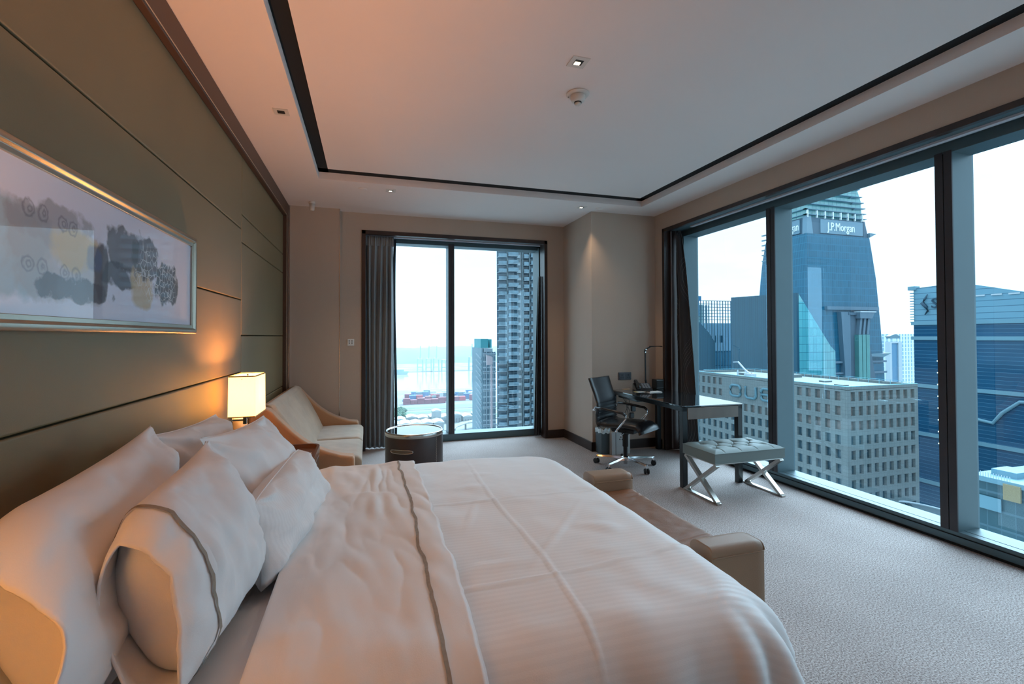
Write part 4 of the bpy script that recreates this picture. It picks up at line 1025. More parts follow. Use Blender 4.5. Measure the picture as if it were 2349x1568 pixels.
for k in range(5):
    a = math.radians(136 + 58 + 72 * k); c, s = math.cos(a), math.sin(a); Rr = .315
    mb = MB(); secs = []
    for t, w, z0, z1 in ((.035, .022, .072, .105), (.10, .019, .080, .106), (.22, .014, .080, .101), (Rr - .012, .011, .074, .095), (Rr + .008, .011, .058, .090)):
        secs.append([(t * c - w * s * q, t * s + w * c * q, z) for q, z in ((-1, z0), (1, z0), (.5, z1), (-.5, z1))])
    mb.add([v for q in secs for v in q], [(i * 4 + j, (i + 1) * 4 + j, (i + 1) * 4 + (j + 1) % 4, i * 4 + (j + 1) % 4) for i in range(4) for j in range(4)] + [(0, 1, 2, 3), (19, 18, 17, 16)])
    lg = mb.build('base_leg', m_chrome, ch, local=True, bevel=.003)
    cs = MB(); cx_, cy_ = Rr * c, Rr * s; wa = a + 1.1; wx, wy = math.cos(wa), math.sin(wa)
    for q in (-1, 1): cs.tube([(cx_ + wx * q * .006, cy_ + wy * q * .006, .028), (cx_ + wx * q * .024, cy_ + wy * q * .024, .028)], .0275, 20)
    w_ = cs.build('caster', m_mblack, lg, local=True, bevel=.003)
    MB().tube([(cx_, cy_, .035), (cx_, cy_, .075)], .008, 10).build('caster_stem', m_chrome, lg, local=True, smooth=True)

# ================================================================= tufted stool
m_stool = mat('pale_grey_green_leather', (.17, .205, .20), .62, var=.04, bump=.10, bscale=350, spec=.3)
m_brush = mat('brushed_nickel', (.52, .50, .47), .3, metal=1.0, var=.05)
st = thing('stool', (3.06, 3.40, 0), 'pale grey tufted leather stool on crossed steel legs in front of the desk', 'stool')
hx, hy = .36, .205
btn = [(-.24 + .16 * i, .085) for i in range(4)] + [(-.16 + .16 * i, -.02) for i in range(3)] + [(-.24 + .16 * i, -.11) for i in range(4)]
btn = [(-.255, .07), (-.085, .07), (.085, .07), (.255, .07), (-.17, -.0), (.0, -.0), (.17, -.0), (-.255, -.07), (-.085, -.07), (.085, -.07), (.255, -.07)]
btn = [(-.20, .095), (-.03, .095), (.14, .095), (.30, .095), (-.115, .0), (.055, .0), (.225, .0), (-.285, 0.0), (-.20, -.095), (-.03, -.095), (.14, -.095)]
btn = [(-.255 + .17 * i, .08) for i in range(4)] + [(-.17 + .17 * i, -.0) for i in range(3)] + [(-.255 + .17 * i, -.08) for i in range(4)]
def stop(u, v):
    x = -hx + 2 * hx * u; y = -hy + 2 * hy * v
    e = min((hx - abs(x)), (hy - abs(y))); z = .410 + .030 * (1 - max(0, 1 - e / .09) ** 2.2)
    for bx_, by_ in btn: z -= .030 * math.exp(-((x - bx_) ** 2 + (y - by_) ** 2) / .00042) + .010 * math.exp(-((x - bx_) ** 2 + (y - by_) ** 2) / .003)
    # diagonal pleats between buttons and straight pleats to the edge
    for bx_, by_ in btn:
        for cx_, cy_ in btn:
            if abs(abs(cx_ - bx_) - .085) < .02 and abs(abs(cy_ - by_) - .08) < .02 and cy_ > by_:
                ax, ay = cx_ - bx_, cy_ - by_; l2 = ax * ax + ay * ay; t = ((x - bx_) * ax + (y - by_) * ay) / l2
                if 0 < t < 1: d = abs((x - bx_) * ay - (y - by_) * ax) / math.sqrt(l2); z -= .008 * math.exp(-(d / .006) ** 2)
        if abs(by_) > .05 and (y - by_) * by_ > 0: z -= .006 * math.exp(-((x - bx_) / .006) ** 2) * max(0, min(1, e / .03))
    return (x, y, z)
mb = MB().grid(stop, 170, 100); nv = 100; nu = 170
def skirt2(idx):
    b = len(mb.v)
    for zz in (.330,):
        for i in idx: x, y, z = mb.v[i]; mb.v.append((x, y, zz))
    for k in range(len(idx) - 1): mb.f.append((idx[k], idx[k + 1], b + k + 1, b + k))
skirt2([i * nv for i in range(nu)]); skirt2([i * nv + nv - 1 for i in range(nu)]); skirt2([j for j in range(nv)]); skirt2([(nu - 1) * nv + j for j in range(nv)])
so = mb.build('cushion', m_stool, st, local=True, smooth=False, merge=False)
for q in so.data.polygons: q.use_smooth = abs(q.normal.z) > .35
for z in (.411, .336):
    MB().tube([(-hx, -hy, z), (hx, -hy, z), (hx, hy, z), (-hx, hy, z)], .0035, 6, closed=True).build('piping', m_stool, so, local=True)
for bx_, by_ in btn: MB().lathe([(.009, -.002), (.008, .002), (0, .004)][::1], (bx_, by_), 10, .402, cap=False).build('button', m_stool, so, local=True, smooth=True)
MB().box((-hx + .012, -hy + .012, .318), (hx - .012, hy - .012, .334)).build('seat_frame', m_brush, st, local=True, bevel=.002)
for sx_ in (-1, 1):
    x = sx_ * (hx - .03); w = .040; tk = .013
    mb = MB(); up = (1, 0, 0)
    mb.bar((x, -hy + .01, .012), (x, hy - .01, .318), tk * 2.0, w, up=up); mb.build('crossed_leg', m_brush, st, local=True)
    mb = MB(); mb.bar((x + .0006, hy - .01, .012), (x + .0006, -hy + .01, .318), tk * 2.0, w, up=up); mb.build('crossed_leg', m_brush, st, local=True)
    MB().box((x - .020, -hy - .012, 0), (x + .020, hy + .012, .016)).build('foot_bar', m_brush, st, local=True, bevel=.001)
# ================================================================= the city outside (metres from the room, street level 120 m below)
GZ = -120.0
m_ground = mat('pale_port_concrete', (.24, .26, .26), .9, var=.16, vscale=.02)
m_water = mat('bright_harbour_water', (.30, .40, .44), .12, var=.05, vscale=.004)
m_grass = mat('green_rail_yard', (.16, .24, .15), .95, var=.35, vscale=.02, stretch=(.15, 1, 1))
m_grass2 = mat('brown_rail_ballast', (.24, .24, .20), .95, var=.25, vscale=.03, stretch=(.1, 1, 1))
m_hill = mat('wooded_hill', (.09, .19, .19), .95, var=.25, vscale=.006)
m_shore = mat('far_terminal', (.22, .27, .30), .9, var=.4, vscale=.02)
m_road = mat('asphalt_road', (.20, .21, .22), .9, var=.1, vscale=.05)
struct('ground', MB().box((-3000, -600, GZ - 2), (4500, 1085, GZ)), m_ground)
struct('harbour_water', MB().box((-9000, 1085, GZ - 3), (12000, 1640, GZ - .5)), m_water)
struct('sea', MB().box((-20000, 1640, GZ - 3), (30000, 30000, GZ - .5)), m_water)
struct('far_shore', MB().box((-3000, 1640, GZ - 3), (5000, 3400, GZ + 1)), m_shore)
def ridge(u, v):
    x = -1500 + 4500 * u; h = 56 + 14 * fbm(u * 14, 2.1) + 6 * fbm(u * 60, 4.0)
    return (x, 2100 + v * 900 + 30 * fbm(u * 20, v * 3), GZ + max(2, h) * min(1, v * 2.2) ** .8 + 4 * fbm(u * 80, v * 9))
struct('hills', MB().grid(ridge, 260, 12), m_hill, smooth=True)
for k, (ya, yb, mm) in enumerate(((690, 722, m_grass), (722, 748, m_grass2), (748, 770, m_grass), (770, 800, m_grass2), (800, 838, m_grass))):
    struct('rail_yard', MB().box((20 if k % 2 else 46, ya, GZ), (300, yb, GZ + .3 + k * .02)), mm)
for k in range(3): struct('path', MB().box((10, 705 + k * 42, GZ + .2), (290, 708 + k * 42, GZ + .8)), m_ground)
mb = MB(); 
pts = [(-60 + 150 * t, 480 + 620 * t) for t in (0, .25, .5, .75, 1)]
mb.add([(60, 560, GZ + .1), (75, 560, GZ + .1), (52, 1080, GZ + .1), (38, 1080, GZ + .1)], [(0, 1, 2, 3)]); struct('road', mb, m_road)
# scrub and trees by the yard
m_tree = mat('dark_green_trees', (.06, .12, .08), .95, var=.4, vscale=.4)
mb = MB(); rnd = random.Random(5)
for i in range(90):
    x = rnd.uniform(28, 60); y = rnd.uniform(698, 790); x = 18 + (y - 640) * .12 + rnd.uniform(0, 24); r = rnd.uniform(2.5, 5)
    mb.lathe([(0, 0), (r, r * .5), (r * .8, r * 1.2), (0, r * 1.7)], (x, y), 7, GZ, cap=False)
tag(mb.build('yard_trees', m_tree, smooth=True), 'clump of dark green trees left of the rail yard', 'trees', kind='stuff')
# port containers
cont = {}
for nm, c in (('red', (.42, .06, .08)), ('blue', (.07, .17, .34)), ('maroon', (.24, .07, .10)), ('white', (.55, .58, .6)), ('slate', (.12, .2, .26))):
    cont[nm] = mat(nm + '_container_paint', c, .7, var=.12, vscale=.3, bump=.2, bscale=1.0)
rnd = random.Random(11); cproto = {}
rows = [(862, 58, 130, ('maroon', 'maroon', 'blue', 'red', 'maroon')), (884, 62, 200, ('maroon', 'red', 'blue', 'maroon')), (905, 62, 200, ('blue', 'slate', 'red')), (930, 66, 210, ('blue', 'white', 'slate', 'maroon')), (955, 66, 215, ('blue', 'slate', 'red', 'white')), (985, 70, 225, ('slate', 'blue', 'white'))]
rowname = ['first', 'second', 'third', 'fourth', 'fifth', 'furthest']
for ri, (y, xa, xb, cs) in enumerate(rows):
    x = xa + rnd.uniform(0, 6)
    while x < xb:
        c = rnd.choice(cs); h = rnd.choice((1, 2, 3, 4)) if ri else rnd.choice((3, 4))
        if (c, h) not in cproto:
            mb = MB()
            for k in range(h):
                for q in range(2): mb.box((0, -5 + q * 5.1, k * 2.62), (12.1, -.2 + q * 5.1, k * 2.62 + 2.55))
            o = mb.build('container_stack', cont[c], bevel=.06, seg=1); cproto[(c, h)] = o
        else: o = cproto[(c, h)].copy(); COL.objects.link(o)
        o.location = (x, y, GZ); tag(o, '%s shipping container stack in the %s row of the port yard' % (c, rowname[ri]), 'shipping containers', '%s container stacks, %s row' % (c, rowname[ri]))
        x += 12.6 + (rnd.uniform(3, 12) if rnd.random() < .18 else 0)
# warehouses near the railway
m_roofw = mat('white_shed_roof', (.45, .48, .48), .6, var=.05, vscale=.3); m_shed = mat('grey_shed_wall', (.30, .34, .35), .8, var=.1, vscale=.1)
def shed(x, y, w, d, h, label, grp=None):
    t = thing('warehouse', (x, y, GZ), label, 'warehouse', grp)
    MB().box((0, 0, 0), (w, d, h)).build('wall', m_shed, t, local=True)
    MB().prism([(-.5, h), (w + .5, h), (w + .5, h + .6), (w / 2, h + 2.4), (-.5, h + .6)], 1, -.5, d + .5).build('roof', m_roofw, t, local=True)
    for k in range(3): MB().box((w * (.15 + k * .28), -.1, 0), (w * (.15 + k * .28) + w * .14, .05, h * .6)).build('door', m_road, t, local=True)
for k in range(9): shed(36 + k * 15.5, 655 + (k % 3) * 3, 13.5, 22, 8 + (k % 2) * 2, 'low white-roofed shed in the long row beside the tracks', 'sheds beside the tracks')
for k in range(5): shed(26 + k * 14, 610, 12.5, 26, 10, 'white-roofed shed in the nearer row, just above the sill', 'nearer sheds')
shed(84, 638.5, 11, 14.5, 20, 'tall grey shed standing between the two rows of sheds')
mb = MB(); P = [(92, 560), (104, 585), (122, 606), (150, 622), (200, 632)]
for i in range(len(P) - 1): mb.bar((*P[i], GZ + 9), (*P[i + 1], GZ + 9.5), 10, 1.2)
for x, y in P: mb.box((x - 1, y - 1, GZ), (x + 1, y + 1, GZ + 9))
tag(mb.build('flyover', m_ground), 'curving elevated road at the foot of the grey slab tower', 'bridge')
# cranes
m_crg = mat('pale_green_crane_steel', (.30, .48, .44), .6, var=.1); m_crb = mat('blue_crane_steel', (.16, .34, .44), .6, var=.1)
def crane(x, y, h, m, label, grp=None, boom=True):
    t = thing('port_crane', (x, y, GZ), label, 'crane', grp); w = 9.0; s = h / 60
    for sx_ in (-1, 1):
        for sy_ in (-1, 1): MB().bar((sx_ * w * s, sy_ * 7 * s, 0), (sx_ * w * s * .9, sy_ * 6 * s, 42 * s), 2.0 * s, 2.0 * s).build('leg', m, t, local=True)
    mb = MB()
    for sy_ in (-1, 1): mb.bar((-w * s, sy_ * 6 * s, 14 * s), (w * s, sy_ * 6 * s, 14 * s), 1.6 * s, 1.6 * s); mb.bar((-w * s, sy_ * 6 * s, 40 * s), (w * s, sy_ * 6 * s, 40 * s), 2.4 * s, 2.4 * s)
    mb.build('portal_beam', m, t, local=True)
    MB().box((-w * s * .7, -8 * s, 38 * s), (w * s * .7, 16 * s, 44 * s)).build('machine_house', m_roofw, t, local=True)
    if boom:
        mb = MB(); mb.bar((0, -4 * s, 42 * s), (0, -10 * s, 86 * s), 3.0 * s, 2.0 * s); mb.bar((-1.4 * s, 6 * s, 42 * s), (0, 0, 66 * s), 1.2 * s, 1.2 * s); mb.build('raised_boom', m, t, local=True)
for k, x in enumerate((174, 203, 228.5)): crane(x, 1655 - k * 4, 62, m_crg, 'pale green dockside crane with raised boom on the far quay', 'far quay cranes')
crane(256, 1650, 54, m_crb, 'low blue crane right behind the mullion on the far quay', None, False)
crane(268, 1215, 36, m_crb, 'blue gantry crane on the near quay, right of the mullion', None, False)
crane(352, 1640, 66, m_crb, 'tall slim blue crane on the far quay beside the grey slab tower')
mb = MB(); mb.prism([(-60, 0), (60, 0), (66, 9), (-60, 9)], 1, -9, 9); mb.box((-50, -7, 9), (-30, 7, 24)); mb.box((-25, -8, 9), (50, 8, 15))
o = mb.build('cargo_ship', m_crb); o.location = (62, 1560, GZ); tag(o, 'blue cargo ship lying at the far quay on the left', 'ship')

# ---- residential tower with balconies seen through the far window
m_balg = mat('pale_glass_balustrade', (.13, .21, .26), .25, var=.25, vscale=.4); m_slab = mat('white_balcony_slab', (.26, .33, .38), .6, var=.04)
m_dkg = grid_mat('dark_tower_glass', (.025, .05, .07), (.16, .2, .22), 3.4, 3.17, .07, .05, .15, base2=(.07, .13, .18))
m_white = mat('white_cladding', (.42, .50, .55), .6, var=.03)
tw = thing('residential_tower', (66, 200, GZ), 'tall glassy residential tower with stacked rounded balconies filling the right of the far window', 'building')
def arc_body(x0, x1, y, bul, z0, z1, n=14):
    P = [(x0 + (x1 - x0) * i / n, y - bul * math.sin(math.pi * i / n)) for i in range(n + 1)] + [(x1 + 3, y + 26), (x0 + 8.2, y + 26)]
    return MB().prism(P, 2, z0, z1)
arc_body(51.6, 60.4, 190, 1.4, GZ, 78).build('glass_wall', m_dkg, tw, smooth=False)
arc_body(62.6, 84, 190, 1.6, GZ, 78).build('glass_wall', m_dkg, tw, smooth=False)
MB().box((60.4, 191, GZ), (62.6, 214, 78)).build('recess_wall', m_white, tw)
for x in (55.5, 62.4, 65.4, 69.9, 77): MB().box((x - .22, 187.9, GZ + 12), (x + .22, 189.6, 76)).build('fin', mat('grey_fin', (.10, .14, .16), .5), tw)
cols_b = [(51.7, 55.2, 0), (55.8, 60.2, 1), (62.7, 65.0, 2), (65.8, 69.5, 3), (70.3, 76.6, 4)]
fl = 3.17; cnt = 0; extra = MB(); protoB = {}
order = []
for k in range(34):
    for c in cols_b: order.append((k, c))
order.sort(key=lambda q: (abs(q[0] - 14) * .55 + (q[1][2] == 4) * 30))
for n_, (k, (xa, xb, ci)) in enumerate(order):
    z = -42 + k * fl + (.5 if ci % 2 else 0); w = .18 * math.sin(k * .9 + ci); tw_ = .25 * math.sin(k * .55 + ci * 2)
    def shape(mb_):
        o_ = .5 if ci in (1, 3) else .2
        P = [(xa, 189.6), (xa + .1, 187.6 - o_ + tw_), ((xa + xb) / 2, 187.2 - o_), (xb - .1, 187.5 - o_ - tw_), (xb, 189.6)]
        mb_.prism(P, 2, z, z + .28)
    if n_ < 100:
        mb_ = MB(); shape(mb_); b = mb_.build('balcony', m_slab, tw)
        o_ = .5 if ci in (1, 3) else .2
        P = [(xa + .05, 187.5 - o_ + tw_), ((xa + xb) / 2, 187.1 - o_), (xb - .05, 187.4 - o_ - tw_), (xb - .05, 187.5 - o_ - tw_), ((xa + xb) / 2, 187.2 - o_), (xa + .05, 187.6 - o_ + tw_)]
        MB().prism(P, 2, z + .28, z + 1.55).build('balustrade', m_balg, b)
    else:
        shape(extra); o_ = .5 if ci in (1, 3) else .2
        extra.prism([(xa + .05, 187.5 - o_ + tw_), (xb - .05, 187.4 - o_ - tw_), (xb - .05, 187.5 - o_ - tw_), (xa + .05, 187.6 - o_ + tw_)], 2, z + .28, z + 1.5)
tag(extra.build('balcony', m_balg, tw), kind='stuff')
mb = MB()
for k in range(34): z = -42 + k * fl; mb.box((60.3, 189.4, z + .3), (62.0 + .3 * math.sin(k), 191, z + 1.5))
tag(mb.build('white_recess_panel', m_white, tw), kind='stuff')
mb = MB()
rnd = random.Random(3)
for k in range(14):
    x = 52 + k * 1.9; mb.bar((x, 187.4, -43 - rnd.uniform(0, 3)), (x + rnd.uniform(-1.2, 1.2), 187.0, -56), .5, .5, up=(0, 1, 0))
for z in (-44, -50, -57): mb.bar((51.5, 187, z), (60, 186.6, z - 1.5), .6, .6); mb.bar((62.6, 187, z), (80, 186.6, z - 2.5), .6, .6)
mb.build('sky_terrace_frame', m_slab, tw)
# ---- grey slab tower in the middle distance
m_gs = grid_mat('grey_blue_slab_glass', (.07, .13, .17), (.40, .46, .5), 2.6, 3.3, .10, .22, .3, base2=(.14, .22, .27))
m_gw = mat('grey_blue_end_wall', (.17, .26, .31), .7, var=.05, vscale=.1)
gt = thing('slab_tower', (63, 266, GZ), 'grey slab tower with a teal box on top left of the balcony tower', 'building')
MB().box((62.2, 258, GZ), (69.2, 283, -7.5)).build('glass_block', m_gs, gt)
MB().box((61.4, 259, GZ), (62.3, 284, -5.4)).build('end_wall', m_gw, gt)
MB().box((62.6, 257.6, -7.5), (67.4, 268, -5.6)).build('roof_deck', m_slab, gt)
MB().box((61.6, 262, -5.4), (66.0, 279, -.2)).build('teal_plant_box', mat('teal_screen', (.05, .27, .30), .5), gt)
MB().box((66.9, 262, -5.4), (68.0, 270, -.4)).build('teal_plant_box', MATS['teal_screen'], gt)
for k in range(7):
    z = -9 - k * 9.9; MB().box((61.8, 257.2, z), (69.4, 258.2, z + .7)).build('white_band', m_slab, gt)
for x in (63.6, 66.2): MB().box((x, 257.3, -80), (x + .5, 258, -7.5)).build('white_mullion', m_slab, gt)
mb = MB()
for k in range(24): mb.bar((61.2, 272, -9 - k * 3.3), (61.0, 259, -11.5 - k * 3.3), .5, .6)
tag(mb.build('sloping_sunshade', m_slab, gt), kind='stuff')
m_pink = mat('pale_pink_concrete', (.55, .45, .47), .7, var=.03)
pk = thing('chimney_sign', (62, 240, GZ), 'pale pink slim pylon with a square head beside the balcony tower', 'pylon')
MB().box((61.6, 239, GZ), (62.5, 240, -14)).build('shaft', m_pink, pk); MB().prism([(59.4, -13.8), (62.6, -13.6), (62.6, -9.6), (59.4, -8.4)], 1, 239, 240).build('head', m_pink, pk)

# ================================================================= buildings beyond the right-hand glass wall
# ---- concrete grid office block
m_conc = grid_mat('pale_concrete_panels', (.135, .17, .178), (.09, .115, .12), 1.0, .98, .05, .05, .85, base2=(.168, .20, .205))
m_rec = mat('recess_concrete', (.15, .16, .165), .9, var=.05, vscale=.2)
m_pane = mat('blue_grey_window_pane', (.035, .075, .10), .08, var=.3, vscale=.15, spec=.8); m_open = mat('open_loggia_interior', (.16, .15, .145), .9, var=.4, vscale=.5)
m_blueedge = mat('light_blue_parapet', (.16, .42, .52), .6, var=.03)
X0, X1, Y0, Y1, ZT = 122.8, 149.8, 94.8, 157.2, -12.6
ob = thing('office_block', (136, 126, GZ), 'pale concrete office block with a deep square window grid and large rounded letters', 'building')
RW = 3.94; NR = 12
def zrow(k): return -16.52 - RW * k, -14.04 - RW * k     # bottom, top of opening
def facade(along, u0, u1, cols, hw, fixed, axis, skip=lambda r, u: False):
    """wall with punched openings; returns MB of wall + reveals and list of openings"""
    mb = MB(); D = .75; op = []
    def P(u, z, d=0.0): return (fixed + d, u, z) if axis == 0 else (u, fixed + d, z)
    us = sorted(cols); edges = [u0]
    for c in us: edges += [c - hw, c + hw]
    edges.append(u1)
    zprev = ZT
    for r in range(NR):
        zb, zt = zrow(r)
        mb.add([P(u0, zt), P(u1, zt), P(u1, zprev), P(u0, zprev)], [(0, 1, 2, 3)])
        for i in range(len(edges) - 1):
            a, b = edges[i], edges[i + 1]
            if i % 2 == 1 and not skip(r, (a + b) / 2):
                mb.add([P(a, zb), P(b, zb), P(b, zt), P(a, zt), P(a, zb, D), P(b, zb, D), P(b, zt, D), P(a, zt, D)], [(0, 1, 5, 4), (1, 2, 6, 5), (2, 3, 7, 6), (3, 0, 4, 7)])
                op.append((r, (a + b) / 2, zb, zt))
            else: mb.add([P(a, zb), P(b, zb), P(b, zt), P(a, zt)], [(0, 1, 2, 3)])
        zprev = zb
    mb.add([P(u0, GZ), P(u1, GZ), P(u1, zprev), P(u0, zprev)], [(0, 1, 2, 3)])
    return mb, op
colsR = [124.96 + 2.833 * i for i in range(9)]; colsL = [97.44 + 2.985 * i for i in range(20)]
fR, opR = facade(0, X0, X1, colsR, .80, Y0, 1)
fL, opL = facade(0, Y0, Y1, colsL, .80, X0, 0, skip=lambda r, u: r < 2 and 113.5 < u < 139.5)
fR.build('facade', m_conc, ob); fL.build('facade', m_conc, ob)
mb = MB(); mb.box((X0 + .8, Y0 + .8, GZ), (X1, Y1, ZT - .9)); mb.build('core', m_rec, ob)
mb = MB(); mb.box((X0, Y0, ZT - .9), (X1, Y1, ZT - .8)); mb.build('roof', mat('pale_roof_gravel', (.21, .245, .245), .9, var=.1, vscale=.3), ob)
mb = MB(); w = .8; e_ = .04
mb.box((X0 + e_, Y0 + e_, ZT - .8), (X1, Y0 + w, ZT - .005)); mb.box((X0 + e_, Y0 + w, ZT - .8), (X0 + w, Y1, ZT - .005)); mb.box((X1 - w, Y0 + w, ZT - .8), (X1, Y1, ZT - .005)); mb.box((X0 + w, Y1 - w, ZT - .8), (X1 - w, Y1, ZT - .005)); mb.build('parapet', m_conc, ob)
mb = MB(); mb.box((X0 - .03, Y0 - .03, ZT + .002), (X1, Y0 + .35, ZT + .14)); mb.box((X0 - .03, Y0 + .35, ZT + .002), (X0 + .35, Y1, ZT + .14)); mb.build('blue_edge', m_blueedge, ob)
def pane(axis, r, u, zb, zt):
    mb = MB(); d = .73; m_ = m_open if r < 3 else m_pane; hw = .80
    if axis == 0: q = [(X0 + d, u - hw, zb), (X0 + d, u + hw, zb), (X0 + d, u + hw, zt), (X0 + d, u - hw, zt)]
    else: q = [(u - hw, Y0 + d, zb), (u + hw, Y0 + d, zb), (u + hw, Y0 + d, zt), (u - hw, Y0 + d, zt)]
    mb.add(q, [(0, 1, 2, 3)])
    bar = .09
    if r >= 3:
        zz = zb + .55
        if axis == 0: mb.box((X0 + d - .06, u - hw, zz), (X0 + d - .01, u + hw, zz + bar)); mb.box((X0 + d - .06, u - bar / 2, zb), (X0 + d - .01, u + bar / 2, zz))
        else: mb.box((u - hw, Y0 + d - .06, zz), (u + hw, Y0 + d - .01, zz + bar)); mb.box((u - bar / 2, Y0 + d - .06, zb), (u + bar / 2, Y0 + d - .01, zz))
    return mb, m_
ops = [(1, *q) for q in opR if q[0] < 9] + sorted([(0, *q) for q in opL if q[0] < 9], key=lambda q: q[2])
ops = [q for q in ops if q[0] == 0 or q[1] < 9]
rest = {True: MB(), False: MB()}
for i, q in enumerate(ops + [(1, *p_) for p_ in opR if p_[0] >= 9] + [(0, *p_) for p_ in opL if p_[0] >= 9]):
    mb, m_ = pane(*q)
    if i < 100: mb.build('window', m_, ob)
    else: k = q[1] < 3; b = len(rest[k].v); rest[k].v += mb.v; rest[k].f += [tuple(a + b for a in f) for f in mb.f]
for k in (True, False): tag(rest[k].build('window', m_open if k else m_pane, ob), kind='stuff')
# raised letters
m_let = mat('blue_grey_letters', (.08, .18, .225), .6, var=.03)
def letter(pts, closed):
    L3 = [(X0 - .32, y, z) for y, z in pts]; mb = MB(); r = .42
    mb.tube(L3, .42, 8, closed=closed, flat=1.0); return mb
def rrect(ya, yb, za, zb, r, n=5):
    P = []
    for cy, cz, a0 in ((ya - r, zb - r, 90), (ya - r, za + r, 0), (yb + r, za + r, -90), (yb + r, zb - r, -180)):
        for i in range(n): a = math.radians(a0 - 90 * i / (n - 1)); P.append((cy + r * math.cos(a) * 1.0, cz + r * math.sin(a)))
    return P
za, zb = -19.7, -16.0
P = []
for cy, cz, a0 in ((136.9 - 1.1, zb - 1.1, 0), (132.3 + 1.1, zb - 1.1, 90), (132.3 + 1.1, za + 1.1, 180), (136.9 - 1.1, za + 1.1, 270)):
    for i in range(6): a = math.radians(a0 + 18 * i); P.append((cy + 1.1 * math.cos(a), cz + 1.1 * math.sin(a)))
lo_ = letter(P, True).build('letter_o', m_let, ob, smooth=True)
P = [(130.0, zb + .1)] + [(130.0 - 1.1 + 1.1 * math.cos(math.radians(a)), za + 1.1 + 1.1 * math.sin(math.radians(a))) for a in (0, -18, -36, -54, -72, -90)] + [(125.5 + 1.1 + 1.1 * math.cos(math.radians(a)), za + 1.1 + 1.1 * math.sin(math.radians(a))) for a in (-90, -108, -126, -144, -162, -180)] + [(125.5, zb + .1)]
letter(P, False).build('letter_u', m_let, ob, smooth=True)
P = [(118.6, zb)] + [(123.3 - 1.1 + 1.1 * math.cos(math.radians(a)), zb - 1.1 + 1.1 * math.sin(math.radians(a))) for a in (90, 72, 54, 36, 18, 0)] + [(123.3 - 1.1 + 1.1 * math.cos(math.radians(a)), za + 1.1 + 1.1 * math.sin(math.radians(a))) for a in (0, -18, -36, -54, -72, -90)] + [(118.6, za)]
e_ = letter(P, False); e_.tube([(X0 - .32, 123.2, (za + zb) / 2), (X0 - .32, 118.8, (za + zb) / 2)], .42, 8); e_.build('letter_e', m_let, ob, smooth=True)
# things on its roof
dh = thing('roof_hoist', (125.5, 131, ZT - .8), 'white cleaning hoist with a jib standing on the concrete block roof', 'hoist')
MB().box((-1.2, -1.5, 0), (1.2, 1.5, 1.6)).build('cabin', m_white, dh, local=True); mb = MB(); mb.bar((0, 0, 1.5), (-.2, 1.8, 2.6), .5, .5); mb.bar((-.2, 1.8, 2.6), (-.4, 5.0, 5.4), .4, .4); mb.bar((-.4, 5.0, 5.4), (-.5, 7.2, 5.2), .3, .3); mb.bar((-1.0, 4.5, 0), (-1.0, 4.6, 2.6), .35, .35); mb.build('jib', m_white, dh, local=True)
for k in range(16):
    pass
mb = MB(); rnd = random.Random(8)
for y in [98 + 3.2 * k for k in range(18)]: mb.box((X1 - 1.4, y, ZT - .8), (X1 - 1.3, y + .1, ZT + .6))
mb.box((X1 - 1.4, 97, ZT + .5), (X1 - 1.32, 156, ZT + .6)); mb.box((126, 155, ZT + .5), (148, 155.1, ZT + .6))
mb.build('roof_railing', m_blueedge, ob)
for i, (x, y, a, b, h) in enumerate(((136, 112, 3, 2, .5), (131, 102, 2, 3, .35), (140, 128, 5, 4, 1.0), (133, 142, 4, 3, .8))):
    MB().box((x, y, ZT - .8), (x + a, y + b, ZT - .8 + h)).build('roof_hatch', m_conc, ob)

# ---- tapered glass tower with bank sign
m_jg = grid_mat('blue_curtain_wall', (.008, .08, .135), (.022, .145, .235), 1.5, 4.0, .16, .09, .18, base2=(.02, .13, .215), spec=.35, noise_s=.03)
m_jc = grid_mat('teal_crown_glass', (.10, .30, .32), (.05, .18, .22), 3.0, 3.0, .08, .10, .12, base2=(.22, .46, .46), spec=.9)
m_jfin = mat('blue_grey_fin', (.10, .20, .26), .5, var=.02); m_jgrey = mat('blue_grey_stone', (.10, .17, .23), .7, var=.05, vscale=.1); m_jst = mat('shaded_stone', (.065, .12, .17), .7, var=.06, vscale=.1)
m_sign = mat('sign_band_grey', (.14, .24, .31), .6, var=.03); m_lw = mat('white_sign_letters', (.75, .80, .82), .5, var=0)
jp = thing('glass_tower', (258, 216, GZ), 'tapering blue glass tower with a ribbed crown and white bank lettering', 'building')
prof_ = [(-120, 228, 290, 236), (-22, 228.6, 288.6, 234.5), (5.8, 228.9, 286.2, 233.0), (33.7, 229.4, 283.0, 230.5), (46, 229.9, 280.6, 229.3), (57.5, 230.9, 278.2, 227.5)]
secs = []
for z, xa, xb, yb in prof_: secs.append([(xa, 200 + (z - 57) * -.004 - 0, z), (xb, 200, z), (xb, yb, z), (xa, yb, z)])
mb = MB(); n = len(secs); mb.add([v for s_ in secs for v in s_], [(i * 4 + j, i * 4 + (j + 1) % 4, (i + 1) * 4 + (j + 1) % 4, (i + 1) * 4 + j) for i in range(n - 1) for j in range(4)] + [(0, 1, 2, 3), tuple((n - 1) * 4 + j for j in (3, 2, 1, 0))])
mb.build('curtain_wall', m_jg, jp)
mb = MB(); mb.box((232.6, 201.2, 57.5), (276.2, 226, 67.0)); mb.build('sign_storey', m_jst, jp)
MB().box((242.0, 200.6, 58.4), (274.0, 201.3, 66.2)).build('sign_band', m_sign, jp); MB().box((231.9, 205, 58.4), (232.7, 222, 66.2)).build('sign_band', m_sign, jp)
MB().prism([(231.5, 57.5), (236.5, 57.5), (235.0, 67.5), (231.9, 67.5)], 1, 200.5, 203).build('corner_pier', m_sign, jp)
MB().prism([(274.6, 57.5), (278.4, 57.5), (275.8, 67.0), (274.6, 67.0)], 1, 200.8, 203).build('corner_pier', m_jst, jp)
